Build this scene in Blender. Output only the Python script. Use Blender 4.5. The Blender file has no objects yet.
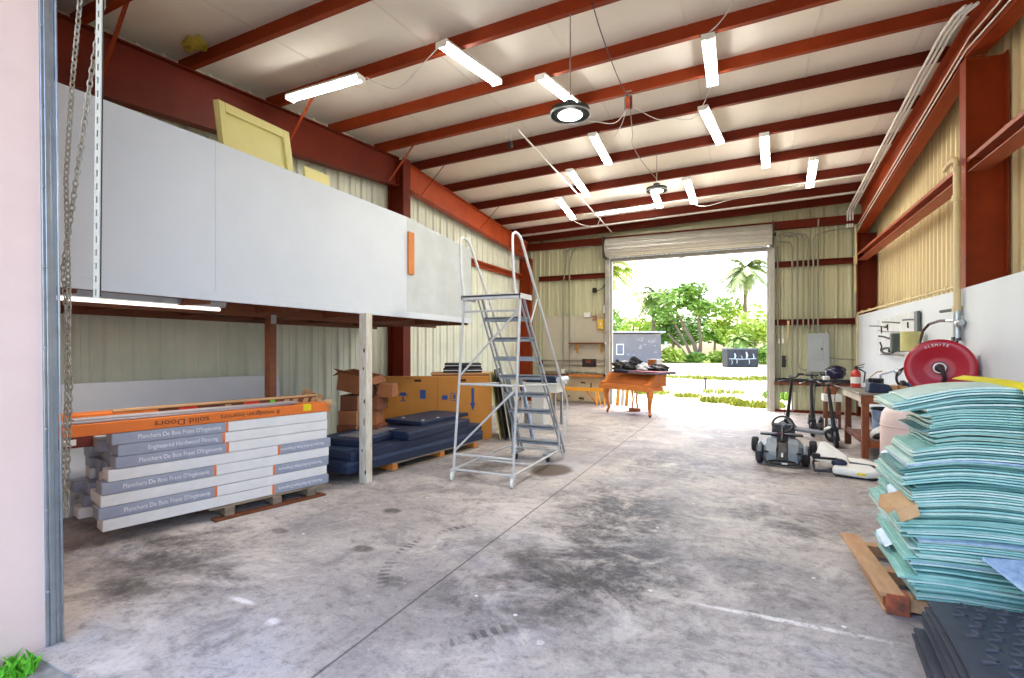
import bpy, bmesh, math, random
from mathutils import Vector, Matrix
SC = bpy.context.scene
COL = SC.collection
R = math.radians
PI = math.pi

# ------------------------------------------------------------------ camera
cam_data = bpy.data.cameras.new('camera')
cam = bpy.data.objects.new('camera', cam_data)
COL.objects.link(cam)
cam_data.sensor_width = 36.0
cam_data.lens = 18.0
cam_data.shift_y = 9.0 / 1024.0
cam_data.clip_end = 600
cam.location = (0, 0, 1.65)
cam.rotation_euler = (R(90), 0, R(24.747))
SC.camera = cam

# ------------------------------------------------------------------ sky, sun, exposure
world = bpy.data.worlds.new('sky')
SC.world = world
world.use_nodes = True
wn = world.node_tree
sky = wn.nodes.new('ShaderNodeTexSky')
sky.sky_type = 'NISHITA'
sky.sun_disc = False
sky.sun_elevation = R(64)
sky.sun_rotation = R(-15)
sky.air_density = 1.0
sky.dust_density = 4.0
sky.ozone_density = 0.7
wn.links.new(sky.outputs[0], wn.nodes['Background'].inputs[0])
wn.nodes['Background'].inputs[1].default_value = 0.85
sun_data = bpy.data.lights.new('sun', 'SUN')
sun_data.energy = 3.0
sun_data.angle = R(0.6)
sun_data.color = (1.0, 0.96, 0.9)
sun = bpy.data.objects.new('sun', sun_data)
COL.objects.link(sun)
sun.location = (-5, 30, 40)
sun.rotation_euler = Vector((-0.12, 0.42, 0.9)).to_track_quat('Z', 'Y').to_euler()
SC.view_settings.view_transform = 'Standard'
SC.view_settings.look = 'None'
SC.view_settings.exposure = 0.54
SC.view_settings.gamma = 1.0
SC.view_settings.use_curve_mapping = False

# ------------------------------------------------------------------ helpers
def lin(c):
    c = c / 255.0
    return c / 12.92 if c <= 0.04045 else ((c + 0.055) / 1.055) ** 2.4
def rgb(t, k=1.0):
    return (min(lin(t[0]) * k, 1), min(lin(t[1]) * k, 1), min(lin(t[2]) * k, 1), 1)

def M(name, col, rough=0.6, metal=0.0, col2=None, scale=4.0, amt=0.5, bump=0.0, stretch=None, emit=0, alpha=None, trans=0, spec=None, detail=6, bscale=None):
    m = bpy.data.materials.new(name)
    m.use_nodes = True
    nt = m.node_tree
    b = nt.nodes['Principled BSDF']
    b.inputs['Roughness'].default_value = rough
    b.inputs['Metallic'].default_value = metal
    b.inputs['Base Color'].default_value = rgb(col)
    if spec is not None:
        b.inputs['Specular IOR Level'].default_value = spec
    if trans:
        b.inputs['Transmission Weight'].default_value = trans
    tc = nt.nodes.new('ShaderNodeTexCoord')
    mp = nt.nodes.new('ShaderNodeMapping')
    if stretch:
        mp.inputs['Scale'].default_value = stretch
    nt.links.new(tc.outputs['Object'], mp.inputs[0])
    nz = nt.nodes.new('ShaderNodeTexNoise')
    nz.inputs['Scale'].default_value = scale
    nz.inputs['Detail'].default_value = detail
    nz.inputs['Roughness'].default_value = 0.62
    nt.links.new(mp.outputs[0], nz.inputs['Vector'])
    if col2 is None:
        col2 = tuple(c * 0.86 for c in col)
    cr = nt.nodes.new('ShaderNodeValToRGB')
    cr.color_ramp.elements[0].position = 0.5 - 0.28 * (1.2 - amt)
    cr.color_ramp.elements[1].position = 0.5 + 0.28 * (1.2 - amt)
    cr.color_ramp.elements[0].color = rgb(col2)
    cr.color_ramp.elements[1].color = rgb(col)
    nt.links.new(nz.outputs['Fac'], cr.inputs[0])
    nt.links.new(cr.outputs[0], b.inputs['Base Color'])
    if bump:
        bp = nt.nodes.new('ShaderNodeBump')
        bp.inputs['Strength'].default_value = bump
        bp.inputs['Distance'].default_value = 0.02
        if bscale:
            n2 = nt.nodes.new('ShaderNodeTexNoise')
            n2.inputs['Scale'].default_value = bscale
            nt.links.new(mp.outputs[0], n2.inputs['Vector'])
            nt.links.new(n2.outputs['Fac'], bp.inputs['Height'])
        else:
            nt.links.new(nz.outputs['Fac'], bp.inputs['Height'])
        nt.links.new(bp.outputs[0], b.inputs['Normal'])
    if emit:
        b.inputs['Emission Color'].default_value = rgb(col)
        b.inputs['Emission Strength'].default_value = emit
    return m

class MB:
    def __init__(s):
        s.v, s.f, s.sm = [], [], False
    def add(s, vs, fs):
        o = len(s.v)
        s.v += [tuple(v) for v in vs]
        s.f += [tuple(i + o for i in f) for f in fs]
        return s
    def box(s, c, d, rz=0, rx=0, ry=0):
        m = Matrix.Translation(c) @ Matrix.Rotation(rz, 4, 'Z') @ Matrix.Rotation(ry, 4, 'Y') @ Matrix.Rotation(rx, 4, 'X')
        vs = [m @ Vector((d[0] / 2 * x, d[1] / 2 * y, d[2] / 2 * z)) for z in (-1, 1) for y in (-1, 1) for x in (-1, 1)]
        return s.add(vs, [(0, 2, 3, 1), (4, 5, 7, 6), (0, 1, 5, 4), (2, 6, 7, 3), (0, 4, 6, 2), (1, 3, 7, 5)])
    def bx(s, x0, x1, y0, y1, z0, z1):
        return s.box(((x0 + x1) / 2, (y0 + y1) / 2, (z0 + z1) / 2), (abs(x1 - x0), abs(y1 - y0), abs(z1 - z0)))
    def beam(s, a, b, w, h, up=(0, 0, 1)):
        a, b = Vector(a), Vector(b)
        d = (b - a).normalized()
        u = Vector(up)
        sx = d.cross(u)
        if sx.length < 1e-4:
            sx = d.cross(Vector((1, 0, 0)))
        sx.normalize()
        uu = sx.cross(d)
        vs = [p + sx * (w / 2 * i) + uu * (h / 2 * j) for p in (a, b) for i, j in ((-1, -1), (1, -1), (1, 1), (-1, 1))]
        return s.add(vs, [(3, 2, 1, 0), (4, 5, 6, 7), (0, 1, 5, 4), (1, 2, 6, 5), (2, 3, 7, 6), (3, 0, 4, 7)])
    def tube(s, pts, r, n=8, closed=False):
        s.sm = True
        P = [Vector(p) for p in pts]
        k = len(P)
        T = []
        for i in range(k):
            a = P[i - 1] if (i > 0 or closed) else P[i]
            b = P[(i + 1) % k] if (i < k - 1 or closed) else P[i]
            T.append((b - a).normalized())
        ref = Vector((0, 0, 1)) if abs(T[0].z) < 0.9 else Vector((1, 0, 0))
        nx = (ref - T[0] * ref.dot(T[0])).normalized()
        rings = []
        for i in range(k):
            nx = nx - T[i] * nx.dot(T[i])
            nx.normalize()
            ny = T[i].cross(nx)
            ri = r[i] if isinstance(r, (list, tuple)) else r
            rings.append([P[i] + (nx * math.cos(2 * PI * j / n) + ny * math.sin(2 * PI * j / n)) * ri for j in range(n)])
        vs = [q for g in rings for q in g]
        fs = []
        for i in range(k if closed else k - 1):
            for j in range(n):
                a0, a1 = i * n + j, i * n + (j + 1) % n
                b0, b1 = ((i + 1) % k) * n + j, ((i + 1) % k) * n + (j + 1) % n
                fs.append((a0, a1, b1, b0))
        if not closed:
            fs.append(tuple(reversed(range(n))))
            fs.append(tuple(range((k - 1) * n, k * n)))
        return s.add(vs, fs)
    def cyl(s, a, b, r, n=16):
        return s.tube([a, b], r, n)
    def lathe(s, prof, c=(0, 0, 0), axis=(0, 0, 1), n=24):
        s.sm = True
        q = Vector((0, 0, 1)).rotation_difference(Vector(axis))
        c = Vector(c)
        vs = [c + q @ Vector((r * math.cos(2 * PI * j / n), r * math.sin(2 * PI * j / n), z)) for r, z in prof for j in range(n)]
        k = len(prof)
        fs = [(i * n + j, i * n + (j + 1) % n, (i + 1) * n + (j + 1) % n, (i + 1) * n + j) for i in range(k - 1) for j in range(n)]
        fs.append(tuple(reversed(range(n))))
        fs.append(tuple(range((k - 1) * n, k * n)))
        return s.add(vs, fs)
    def ext(s, poly, vec):
        k = len(poly)
        P = [Vector(p) for p in poly]
        v = Vector(vec)
        return s.add(P + [p + v for p in P], [tuple(reversed(range(k))), tuple(range(k, 2 * k))] + [(i, (i + 1) % k, k + (i + 1) % k, k + i) for i in range(k)])
    def ell(s, c, r, nu=14, nv=9, rot=None):
        s.sm = True
        c = Vector(c)
        vs = []
        for i in range(1, nv):
            t = PI * i / nv
            for j in range(nu):
                p = 2 * PI * j / nu
                q = Vector((r[0] * math.sin(t) * math.cos(p), r[1] * math.sin(t) * math.sin(p), r[2] * math.cos(t)))
                vs.append(c + (rot @ q if rot else q))
        fs = [(i * nu + j, (i + 1) * nu + j, (i + 1) * nu + (j + 1) % nu, i * nu + (j + 1) % nu) for i in range(nv - 2) for j in range(nu)]
        q = Vector((0, 0, r[2]))
        vs.append(c + (rot @ q if rot else q))
        vs.append(c - (rot @ q if rot else q))
        a = (nv - 1) * nu
        fs += [(a, j, (j + 1) % nu) for j in range(nu)]
        fs += [(a + 1, (nv - 2) * nu + (j + 1) % nu, (nv - 2) * nu + j) for j in range(nu)]
        return s.add(vs, fs)
    def slab(s, fn, nu, nv, thick):
        """fn(u,v) -> top point; closed slab of given thickness (down along z)"""
        top = [Vector(fn(i / nu, j / nv)) for j in range(nv + 1) for i in range(nu + 1)]
        bot = [p - Vector((0, 0, thick)) for p in top]
        o = len(top)
        w = nu + 1
        fs = []
        for j in range(nv):
            for i in range(nu):
                a = j * w + i
                fs.append((a, a + 1, a + w + 1, a + w))
                fs.append((o + a, o + a + w, o + a + w + 1, o + a + 1))
        for i in range(nu):
            fs.append((i, o + i, o + i + 1, i + 1))
            a = nv * w + i
            fs.append((a, a + 1, o + a + 1, o + a))
        for j in range(nv):
            a = j * w
            fs.append((a, a + w, o + a + w, o + a))
            a = j * w + nu
            fs.append((a, o + a, o + a + w, a + w))
        return s.add(top + bot, fs)
    def torus(s, c, R0, r, axis=(0, 0, 1), n=24, m=8):
        q = Vector((0, 0, 1)).rotation_difference(Vector(axis))
        c = Vector(c)
        return s.tube([c + q @ Vector((R0 * math.cos(2 * PI * i / n), R0 * math.sin(2 * PI * i / n), 0)) for i in range(n)], r, m, closed=True)
    def mesh(s, name, mat, inv=None, recalc=True):
        me = bpy.data.meshes.new(name)
        vs = s.v if inv is None else [tuple(inv @ Vector(v)) for v in s.v]
        me.from_pydata(vs, [], s.f)
        if recalc:
            bm = bmesh.new()
            bm.from_mesh(me)
            bmesh.ops.recalc_face_normals(bm, faces=bm.faces)
            bm.to_mesh(me)
            bm.free()
        if s.sm:
            me.shade_smooth()
            me.set_sharp_from_angle(angle=R(40))
        if mat:
            me.materials.append(mat)
        return me

INV = {}
def bev(o, w, seg=2):
    if w:
        b = o.modifiers.new('edge', 'BEVEL')
        b.width = w
        b.segments = seg
        b.limit_method = 'ANGLE'
        b.angle_limit = R(35)
    return o
def thing(name, label, cat, loc=(0, 0, 0), rz=0, group=None, kind=None):
    o = bpy.data.objects.new(name, None)
    o.empty_display_size = 0.1
    COL.objects.link(o)
    o.location = loc
    o.rotation_euler = (0, 0, rz)
    if label: o['label'] = label
    if cat: o['category'] = cat
    if group: o['group'] = group
    if kind: o['kind'] = kind
    INV[o.name] = (Matrix.Translation(loc) @ Matrix.Rotation(rz, 4, 'Z')).inverted()
    return o
def part(name, mb, mat, par, bevel=0, label=None, kind=None):
    root = par
    while root.parent:
        root = root.parent
    o = bpy.data.objects.new(name, mb.mesh(name, mat, INV.get(root.name)))
    COL.objects.link(o)
    o.parent = par
    if par is not root:
        pass
    if label: o['label'] = label
    if kind: o['kind'] = kind
    return bev(o, bevel)
def single(name, mb, mat, label, cat, group=None, kind=None, bevel=0):
    xs, ys, zs = zip(*mb.v)
    loc = Vector(((min(xs) + max(xs)) / 2, (min(ys) + max(ys)) / 2, min(zs)))
    inv = Matrix.Translation(-loc)
    o = bpy.data.objects.new(name, mb.mesh(name, mat, inv))
    COL.objects.link(o)
    o.location = loc
    INV[o.name] = inv
    if label: o['label'] = label
    if cat: o['category'] = cat
    if group: o['group'] = group
    if kind: o['kind'] = kind
    return bev(o, bevel)
def struct(name, mb, mat, label=None, bevel=0):
    o = bpy.data.objects.new(name, mb.mesh(name, mat))
    COL.objects.link(o)
    o['kind'] = 'structure'
    if label: o['label'] = label
    return bev(o, bevel)
def dup(root, loc, rz=0, label=None, group=None):
    r = root.copy()
    COL.objects.link(r)
    r.location = loc
    r.rotation_euler = (0, 0, rz)
    if label: r['label'] = label
    if group: r['group'] = group
    for ch in list(root.children):
        c = ch.copy()
        COL.objects.link(c)
        c.parent = r
        for g in list(ch.children):
            d = g.copy()
            COL.objects.link(d)
            d.parent = c
    return r
def text(name, body, size, mat, par, loc, rot, extrude=0.0008, align='LEFT', sx=1.0):
    cu = bpy.data.curves.new(name, 'FONT')
    cu.body = body
    cu.size = size
    cu.extrude = extrude
    cu.align_x = align
    cu.align_y = 'CENTER'
    tmp = bpy.data.objects.new(name, cu)
    COL.objects.link(tmp)
    me = bpy.data.meshes.new_from_object(tmp.evaluated_get(bpy.context.evaluated_depsgraph_get()))
    bpy.data.objects.remove(tmp)
    bpy.data.curves.remove(cu)
    me.materials.clear()
    me.materials.append(mat)
    o = bpy.data.objects.new(name, me)
    COL.objects.link(o)
    o.parent = par
    o.location = loc
    o.rotation_euler = rot
    o.scale = (sx, 1, 1)
    return o
ORD = ['first', 'second', 'third', 'fourth', 'fifth', 'sixth', 'seventh', 'eighth', 'ninth', 'tenth', 'eleventh', 'twelfth', 'thirteenth', 'fourteenth', 'fifteenth', 'sixteenth', 'seventeenth', 'eighteenth', 'nineteenth']
TENS = ['twenty', 'thirty', 'forty', 'fifty', 'sixty', 'seventy', 'eighty']
def ordinal(n):
    if n < 20:
        return ORD[n - 1]
    t, u = divmod(n, 10)
    return (TENS[t - 2][:-1] + 'ieth') if u == 0 else TENS[t - 2] + '-' + ORD[u - 1]

# ------------------------------------------------------------------ materials
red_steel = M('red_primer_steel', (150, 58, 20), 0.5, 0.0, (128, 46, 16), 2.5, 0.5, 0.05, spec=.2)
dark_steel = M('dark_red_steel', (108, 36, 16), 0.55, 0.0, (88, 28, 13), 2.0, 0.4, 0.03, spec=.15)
ceil_mat = M('vinyl_insulation', (250, 242, 230), 0.8, 0, (236, 226, 210), 0.6, 0.3, 0.25, bscale=2.5)
sheet_left = M('pale_green_sheeting', (226, 228, 210), 0.5, 0.0, (206, 211, 194), 1.5, 0.5)
sheet_back = M('olive_grey_sheeting', (196, 196, 160), 0.5, 0.0, (176, 176, 142), 1.2, 0.4, stretch=(3, 3, .4))
sheet_right = M('tan_sheeting', (226, 208, 160), 0.5, 0.0, (206, 186, 138), 1.5, 0.5, stretch=(3, 3, .5))
white_panel = M('painted_white_panel', (208, 213, 217), 0.5, 0, (197, 203, 208), 1.3, 0.3)
white_panel_scuffed = M('scuffed_white_panel', (198, 203, 203), 0.55, 0, (172, 178, 175), 2.2, 0.3)
galv = M('galvanised_steel', (176, 182, 186), 0.35, 0.75, (150, 156, 160), 8, 0.4)
alum = M('brushed_aluminium', (196, 200, 202), 0.32, 0.8, (178, 182, 186), 6, 0.4)
white_enamel = M('white_enamel', (236, 236, 230), 0.35, 0, (224, 224, 216), 5, 0.2)
black_plastic = M('black_plastic', (26, 26, 30), 0.45, 0, (18, 18, 22), 6, 0.5)
black_rubber = M('black_rubber', (30, 31, 36), 0.7, 0, (22, 22, 27), 9, 0.6, 0.2)
grey_plastic = M('grey_plastic', (112, 118, 124), 0.45, 0, (96, 102, 110), 5, 0.4)
wood_brown = M('brown_timber', (122, 66, 34), 0.6, 0, (92, 48, 26), 3, 0.5, 0.1, stretch=(6, 1, 6))
wood_orange = M('orange_timber', (206, 128, 52), 0.6, 0, (180, 104, 40), 3, 0.5, 0.1, stretch=(6, 6, 1))
wood_yellow = M('yellow_timber', (218, 160, 70), 0.6, 0, (196, 136, 54), 3, 0.5, 0.1, stretch=(1, 6, 6))
wood_grey = M('weathered_timber', (152, 136, 116), 0.8, 0, (112, 98, 82), 3, 0.6, 0.2, stretch=(1, 6, 6))
card = M('brown_cardboard', (158, 96, 52), 0.75, 0, (136, 80, 42), 4, 0.5, 0.05)
card_dark = M('dark_brown_cardboard', (128, 72, 42), 0.75, 0, (104, 56, 32), 4, 0.5, 0.05)
card_tan = M('tan_kraft_cardboard', (206, 164, 118), 0.75, 0, (184, 140, 94), 4, 0.5, 0.05)
card_mustard = M('mustard_cardboard', (206, 138, 52), 0.7, 0, (190, 122, 44), 2, 0.4, 0.03)
card_orange = M('orange_printed_cardboard', (226, 122, 44), 0.6, 0, (210, 106, 36), 3, 0.4, 0.03)
carton_white = M('white_carton', (232, 231, 228), 0.55, 0, (216, 215, 214), 4, 0.4, 0.03)
carton_grey = M('grey_printed_wrap', (160, 166, 180), 0.35, 0, (142, 148, 164), 5, 0.4, 0.1)
orange_ink = M('orange_ink', (236, 130, 74), 0.6)
white_ink = M('white_ink', (245, 245, 245), 0.6)
dark_ink = M('dark_ink', (80, 44, 22), 0.7)
blue_ink = M('blue_ink', (38, 74, 142), 0.6)
navy = M('navy_paint', (30, 44, 72), 0.55, 0, (22, 34, 60), 4, 0.5)
navy_light = M('navy_film', (58, 76, 104), 0.45, 0, (42, 58, 86), 6, 0.5)
sticker_red = M('red_sticker', (236, 60, 36), 0.5)
sticker_yellow = M('yellow_sticker', (246, 226, 20), 0.5)
sticker_green = M('green_sticker', (130, 210, 50), 0.5)
# ------------------------------------------------------------------ floor material
def floor_mat():
    m = bpy.data.materials.new('stained_concrete')
    m.use_nodes = True
    nt = m.node_tree
    b = nt.nodes['Principled BSDF']
    L = nt.links.new
    tc = nt.nodes.new('ShaderNodeTexCoord')
    def noise(scale, detail=8, rough=0.65, dist=0.0, st=(1, 1, 1)):
        mp = nt.nodes.new('ShaderNodeMapping')
        mp.inputs['Scale'].default_value = st
        L(tc.outputs['Object'], mp.inputs[0])
        n = nt.nodes.new('ShaderNodeTexNoise')
        n.inputs['Scale'].default_value = scale
        n.inputs['Detail'].default_value = detail
        n.inputs['Roughness'].default_value = rough
        n.inputs['Distortion'].default_value = dist
        L(mp.outputs[0], n.inputs['Vector'])
        return n
    def math_(op, a, c=None, clamp=False):
        n = nt.nodes.new('ShaderNodeMath')
        n.operation = op
        n.use_clamp = clamp
        for i, x in enumerate((a, c)):
            if x is None: continue
            if isinstance(x, (int, float)): n.inputs[i].default_value = x
            else: L(x, n.inputs[i])
        return n.outputs[0]
    def ramp(x, a, c):
        n = nt.nodes.new('ShaderNodeMapRange')
        n.interpolation_type = 'SMOOTHSTEP'
        n.inputs['From Min'].default_value = a
        n.inputs['From Max'].default_value = c
        L(x, n.inputs['Value'])
        return n.outputs[0]
    def mix(f, c1, c2):
        n = nt.nodes.new('ShaderNodeMixRGB')
        if isinstance(f, (int, float)): n.inputs[0].default_value = f
        else: L(f, n.inputs[0])
        for i, c in ((1, c1), (2, c2)):
            if isinstance(c, tuple): n.inputs[i].default_value = rgb(c)
            else: L(c, n.inputs[i])
        return n.outputs[0]
    sep = nt.nodes.new('ShaderNodeSeparateXYZ')
    warp = noise(1.1, 5)
    L(tc.outputs['Object'], sep.inputs[0])
    wx = math_('ADD', sep.outputs[0], math_('MULTIPLY', math_('SUBTRACT', warp.outputs['Fac'], 0.5), 1.3))
    warp2 = noise(1.7, 5, st=(1, 1.3, 1))
    wy = math_('ADD', sep.outputs[1], math_('MULTIPLY', math_('SUBTRACT', warp2.outputs['Fac'], 0.5), 1.6))
    def blob(cx, cy, rx, ry):
        dx = math_('DIVIDE', math_('SUBTRACT', wx, cx), rx)
        dy = math_('DIVIDE', math_('SUBTRACT', wy, cy), ry)
        d = math_('SQRT', math_('ADD', math_('MULTIPLY', dx, dx), math_('MULTIPLY', dy, dy)))
        return ramp(d, 1.0, 0.25)
    big = noise(0.55, 7, 0.6, 0.4)
    mid = noise(2.2, 12, 0.72, 0.8)
    fine = noise(11, 14, 0.82, 0.2)
    grit = noise(38, 10, 0.8)
    streak = noise(1.6, 12, 0.72, 1.2, (0.45, 1.5, 1))
    base = mix(ramp(big.outputs['Fac'], 0.36, 0.64), (156, 148, 145), (196, 186, 177))
    hue = noise(0.9, 4)
    base = mix(math_('MULTIPLY', ramp(hue.outputs['Fac'], 0.5, 0.7), 0.5), base, (172, 172, 182))
    base = mix(math_('MULTIPLY', ramp(mid.outputs['Fac'], 0.49, 0.64), 0.6), base, (116, 110, 110))
    base = mix(math_('MULTIPLY', ramp(streak.outputs['Fac'], 0.53, 0.68), 0.6), base, (126, 118, 112))
    base = mix(math_('MULTIPLY', ramp(fine.outputs['Fac'], 0.48, 0.66), 0.62), base, (92, 88, 87))
    base = mix(math_('MULTIPLY', ramp(grit.outputs['Fac'], 0.50, 0.68), 0.45), base, (92, 88, 86))
    base = mix(math_('MULTIPLY', ramp(grit.outputs['Fac'], 0.46, 0.32), 0.35), base, (216, 210, 204))
    pale = noise(1.3, 12, 0.74, 1.0)
    base = mix(math_('MULTIPLY', ramp(pale.outputs['Fac'], 0.53, 0.66), 0.65), base, (212, 203, 196))
    base = mix(math_('MULTIPLY', ramp(fine.outputs['Fac'], 0.44, 0.34), 0.5), base, (214, 208, 206))
    # oil darkened traffic lane and separate stains
    for (cx, cy, rx, ry, k) in FLOOR_STAINS:
        f = math_('MULTIPLY', blob(cx, cy, rx, ry), k)
        f = math_('MULTIPLY', f, ramp(mid.outputs['Fac'], 0.34, 0.54))
        f = math_('MULTIPLY', f, math_('ADD', math_('MULTIPLY', ramp(fine.outputs['Fac'], .38, .6), .5), .55))
        base = mix(f, base, (54, 51, 56))
    # tyre scuffs, drain patch with pale ring
    def ell(cx, cy, rx, ry):
        dx = math_('DIVIDE', math_('SUBTRACT', math_('ADD', sep.outputs[0], math_('MULTIPLY', math_('SUBTRACT', warp.outputs['Fac'], .5), .2)), cx), rx)
        dy = math_('DIVIDE', math_('SUBTRACT', sep.outputs[1], cy), ry)
        return math_('SQRT', math_('ADD', math_('MULTIPLY', dx, dx), math_('MULTIPLY', dy, dy)))
    d = ell(-2.34, 6.62, 0.30, 0.42)
    base = mix(math_('MULTIPLY', ramp(d, 1.2, 1.1), 0.5), base, (176, 172, 176))
    d2 = ell(-2.42, 6.5, 0.30, 0.40)
    base = mix(math_('MULTIPLY', ramp(d2, 1.1, 0.7), 0.9), base, (84, 68, 50))
    for (cx, cy, rx, ry, k) in ((-3.28, 4.2, .10, .09, .75), (-2.87, 3.31, .10, .07, .7), (-3.82, 3.32, .10, .06, .6), (-2.27, 2.95, .10, .08, .5), (-1.57, 3.69, .22, .16, .55), (-1.14, 3.49, .2, .12, .6), (-4.55, 2.75, .3, .12, .5), (-4.0, 2.5, .5, .10, .45), (-3.9, 2.1, .3, .12, .6)):
        e = ell(cx, cy, rx, ry)
        base = mix(math_('MULTIPLY', math_('MULTIPLY', ramp(e, 1.25, 0.6), k), ramp(fine.outputs['Fac'], .34, .5)), base, (66, 62, 58))
    # tyre scuffs: broken tread arcs
    for (cx, cy, r0, wd, x0, x1, y0, y1) in ((-1.5, 3.54, 1.06, .05, -2.7, -2.2, 2.7, 4.3), (-2.24, 3.5, .18, .035, -2.5, -2.08, 3.4, 3.8), (.08, 1.35, 1.94, .05, -1.62, -1.2, 2.2, 2.9)):
        dx = math_('SUBTRACT', sep.outputs[0], cx); dy = math_('SUBTRACT', sep.outputs[1], cy)
        d = math_('SQRT', math_('ADD', math_('MULTIPLY', dx, dx), math_('MULTIPLY', dy, dy)))
        band = ramp(math_('ABSOLUTE', math_('SUBTRACT', d, r0)), wd, wd * .6)
        tread = ramp(math_('SINE', math_('MULTIPLY', math_('ARCTAN2', dy, dx), r0 * 95)), -.5, .3)
        win = math_('MULTIPLY', math_('MULTIPLY', ramp(sep.outputs[0], x0, x0 + .1), ramp(sep.outputs[0], x1, x1 - .1)), math_('MULTIPLY', ramp(sep.outputs[1], y0, y0 + .3), ramp(sep.outputs[1], y1, y1 - .3)))
        base = mix(math_('MULTIPLY', math_('MULTIPLY', math_('MULTIPLY', band, tread), win), math_('MULTIPLY', ramp(mid.outputs['Fac'], .4, .56), .75)), base, (70, 68, 68))
    # pale scrapes and paint specks
    for (cx, cy, rx, ry) in ((.2, 3.5, .6, .03), (-3.0, 2.3, .12, .03), (-2.6, 2.2, .05, .05), (-1.05, 2.67, .025, .025)):
        base = mix(math_('MULTIPLY', ramp(ell(cx, cy, rx, ry), 1.2, .4), math_('MULTIPLY', ramp(fine.outputs['Fac'], .62, .45), .8)), base, (236, 232, 230))
    vo = nt.nodes.new('ShaderNodeTexVoronoi'); vo.inputs['Scale'].default_value = 2.6
    L(tc.outputs['Object'], vo.inputs['Vector'])
    base = mix(math_('MULTIPLY', ramp(vo.outputs['Distance'], .045, .03), .75), base, (234, 230, 228))
    # saw-cut joints
    for axis, pos, w in JOINTS:
        o = sep.outputs[0 if axis == 'x' else 1]
        wob = math_('MULTIPLY', math_('SUBTRACT', mid.outputs['Fac'], .5), .02)
        dd = math_('ABSOLUTE', math_('SUBTRACT', math_('ADD', o, wob), pos))
        base = mix(math_('MULTIPLY', ramp(dd, w, w * 0.3), 0.75), base, (66, 62, 62))
    L(base, b.inputs['Base Color'])
    L(math_('ADD', math_('MULTIPLY', mid.outputs['Fac'], -0.35), 0.78), b.inputs['Roughness'])
    b.inputs['Specular IOR Level'].default_value = 0.2
    bp = nt.nodes.new('ShaderNodeBump')
    bp.inputs['Strength'].default_value = 0.12
    bp.inputs['Distance'].default_value = 0.01
    L(fine.outputs['Fac'], bp.inputs['Height'])
    L(bp.outputs[0], b.inputs['Normal'])
    return m
FLOOR_STAINS = [(-1.15, 4.9, 1.0, 2.0, 0.95), (-0.9, 3.6, 0.95, 1.0, 0.95), (-1.6, 3.1, 0.7, 0.8, 0.5), (0.3, 5.6, 1.0, 0.7, 0.7), (-1.0, 7.5, 1.1, 1.5, 0.6),
                (-4.3, 2.6, .9, .8, .75), (0.0, 4.2, 0.6, 0.8, .45), (0.5, 7.9, 0.8, 0.7, 0.75), (-3.4, 6.3, .6, .6, .5), (-3.5, 2.3, .5, .5, .55)]
JOINTS = [('x', -1.98, 0.012), ('y', 7.68, 0.010)]

def zp(x, y):                       # underside of the purlins: gable, ridge at y = 8.4
    return 5.62 + 0.028 * x - 0.075 * abs(y - 8.4)
XL, XR, YF, YB = -6.62, 2.86, 1.5, 15.1

# ------------------------------------------------------------------ floor, ground
struct('floor', MB().bx(XL - .05, XR + .1, 1.42, YB + .25, -0.2, 0.0), floor_mat(), 'stained grey concrete slab of the warehouse')
apron = M('rough_concrete_apron', (178, 172, 166), 0.9, 0, (112, 108, 104), 5, 0.7, 0.5, detail=12)
struct('ground_apron', MB().bx(-9, 9, -7, 1.42, -0.25, -0.012), apron, 'rough concrete apron outside the front opening')
sand = M('sandy_yard', (196, 186, 160), 0.9, 0, (160, 148, 112), 0.35, 0.3, 0.1)
struct('ground', MB().bx(-90, 90, 15.35, 150, -0.4, -0.03), sand, 'pale sandy yard behind the building')
lawn_m = M('yard_lawn', (150, 170, 58), 0.9, 0, (104, 134, 34), 1.5, 0.6, 0.3)
struct('ground_lawn', MB().bx(-90, 90, 61, 150, -0.3, 0.0), lawn_m, 'green lawn under the far trees')
struct('ground_front', MB().bx(-60, 60, -60, -7, -0.4, -0.05), sand, 'pale yard in front of the building')

# ------------------------------------------------------------------ walls
def corrugated(mb, axis, a0, a1, fixed, z0, z1, pitch=0.3, h=0.035, inward=1, minor=True, base=0.1, top=0.05):
    pts = []
    a = a0
    n = max(1, round((a1 - a0) / pitch))
    p = (a1 - a0) / n
    for i in range(n):
        s = a0 + i * p
        pts += [(s, 0), (s + base * .25, h), (s + base * .25 + top, h), (s + base * .5 + top, 0)]
        if minor:
            q = s + p * .62
            pts += [(q - .02, 0), (q - .008, h * .25), (q + .008, h * .25), (q + .02, 0)]
    pts.append((a1, 0))
    def P(u, d, z):
        return (u, fixed + inward * d, z) if axis == 'x' else (fixed + inward * d, u, z)
    zt = z1 if callable(z1) else (lambda u: z1)
    vs, fs = [], []
    for u, d in pts:
        vs += [P(u, d, z0), P(u, d, zt(u)), P(u, d - .012, z0), P(u, d - .012, zt(u))]
    for i in range(len(pts) - 1):
        k = 4 * i
        fs += [(k, k + 4, k + 5, k + 1), (k + 2, k + 3, k + 7, k + 6), (k + 1, k + 5, k + 7, k + 3), (k, k + 2, k + 6, k + 4)]
    e = 4 * (len(pts) - 1)
    fs += [(0, 1, 3, 2), (e, e + 2, e + 3, e + 1)]
    mb.add(vs, fs)
    return mb

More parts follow.
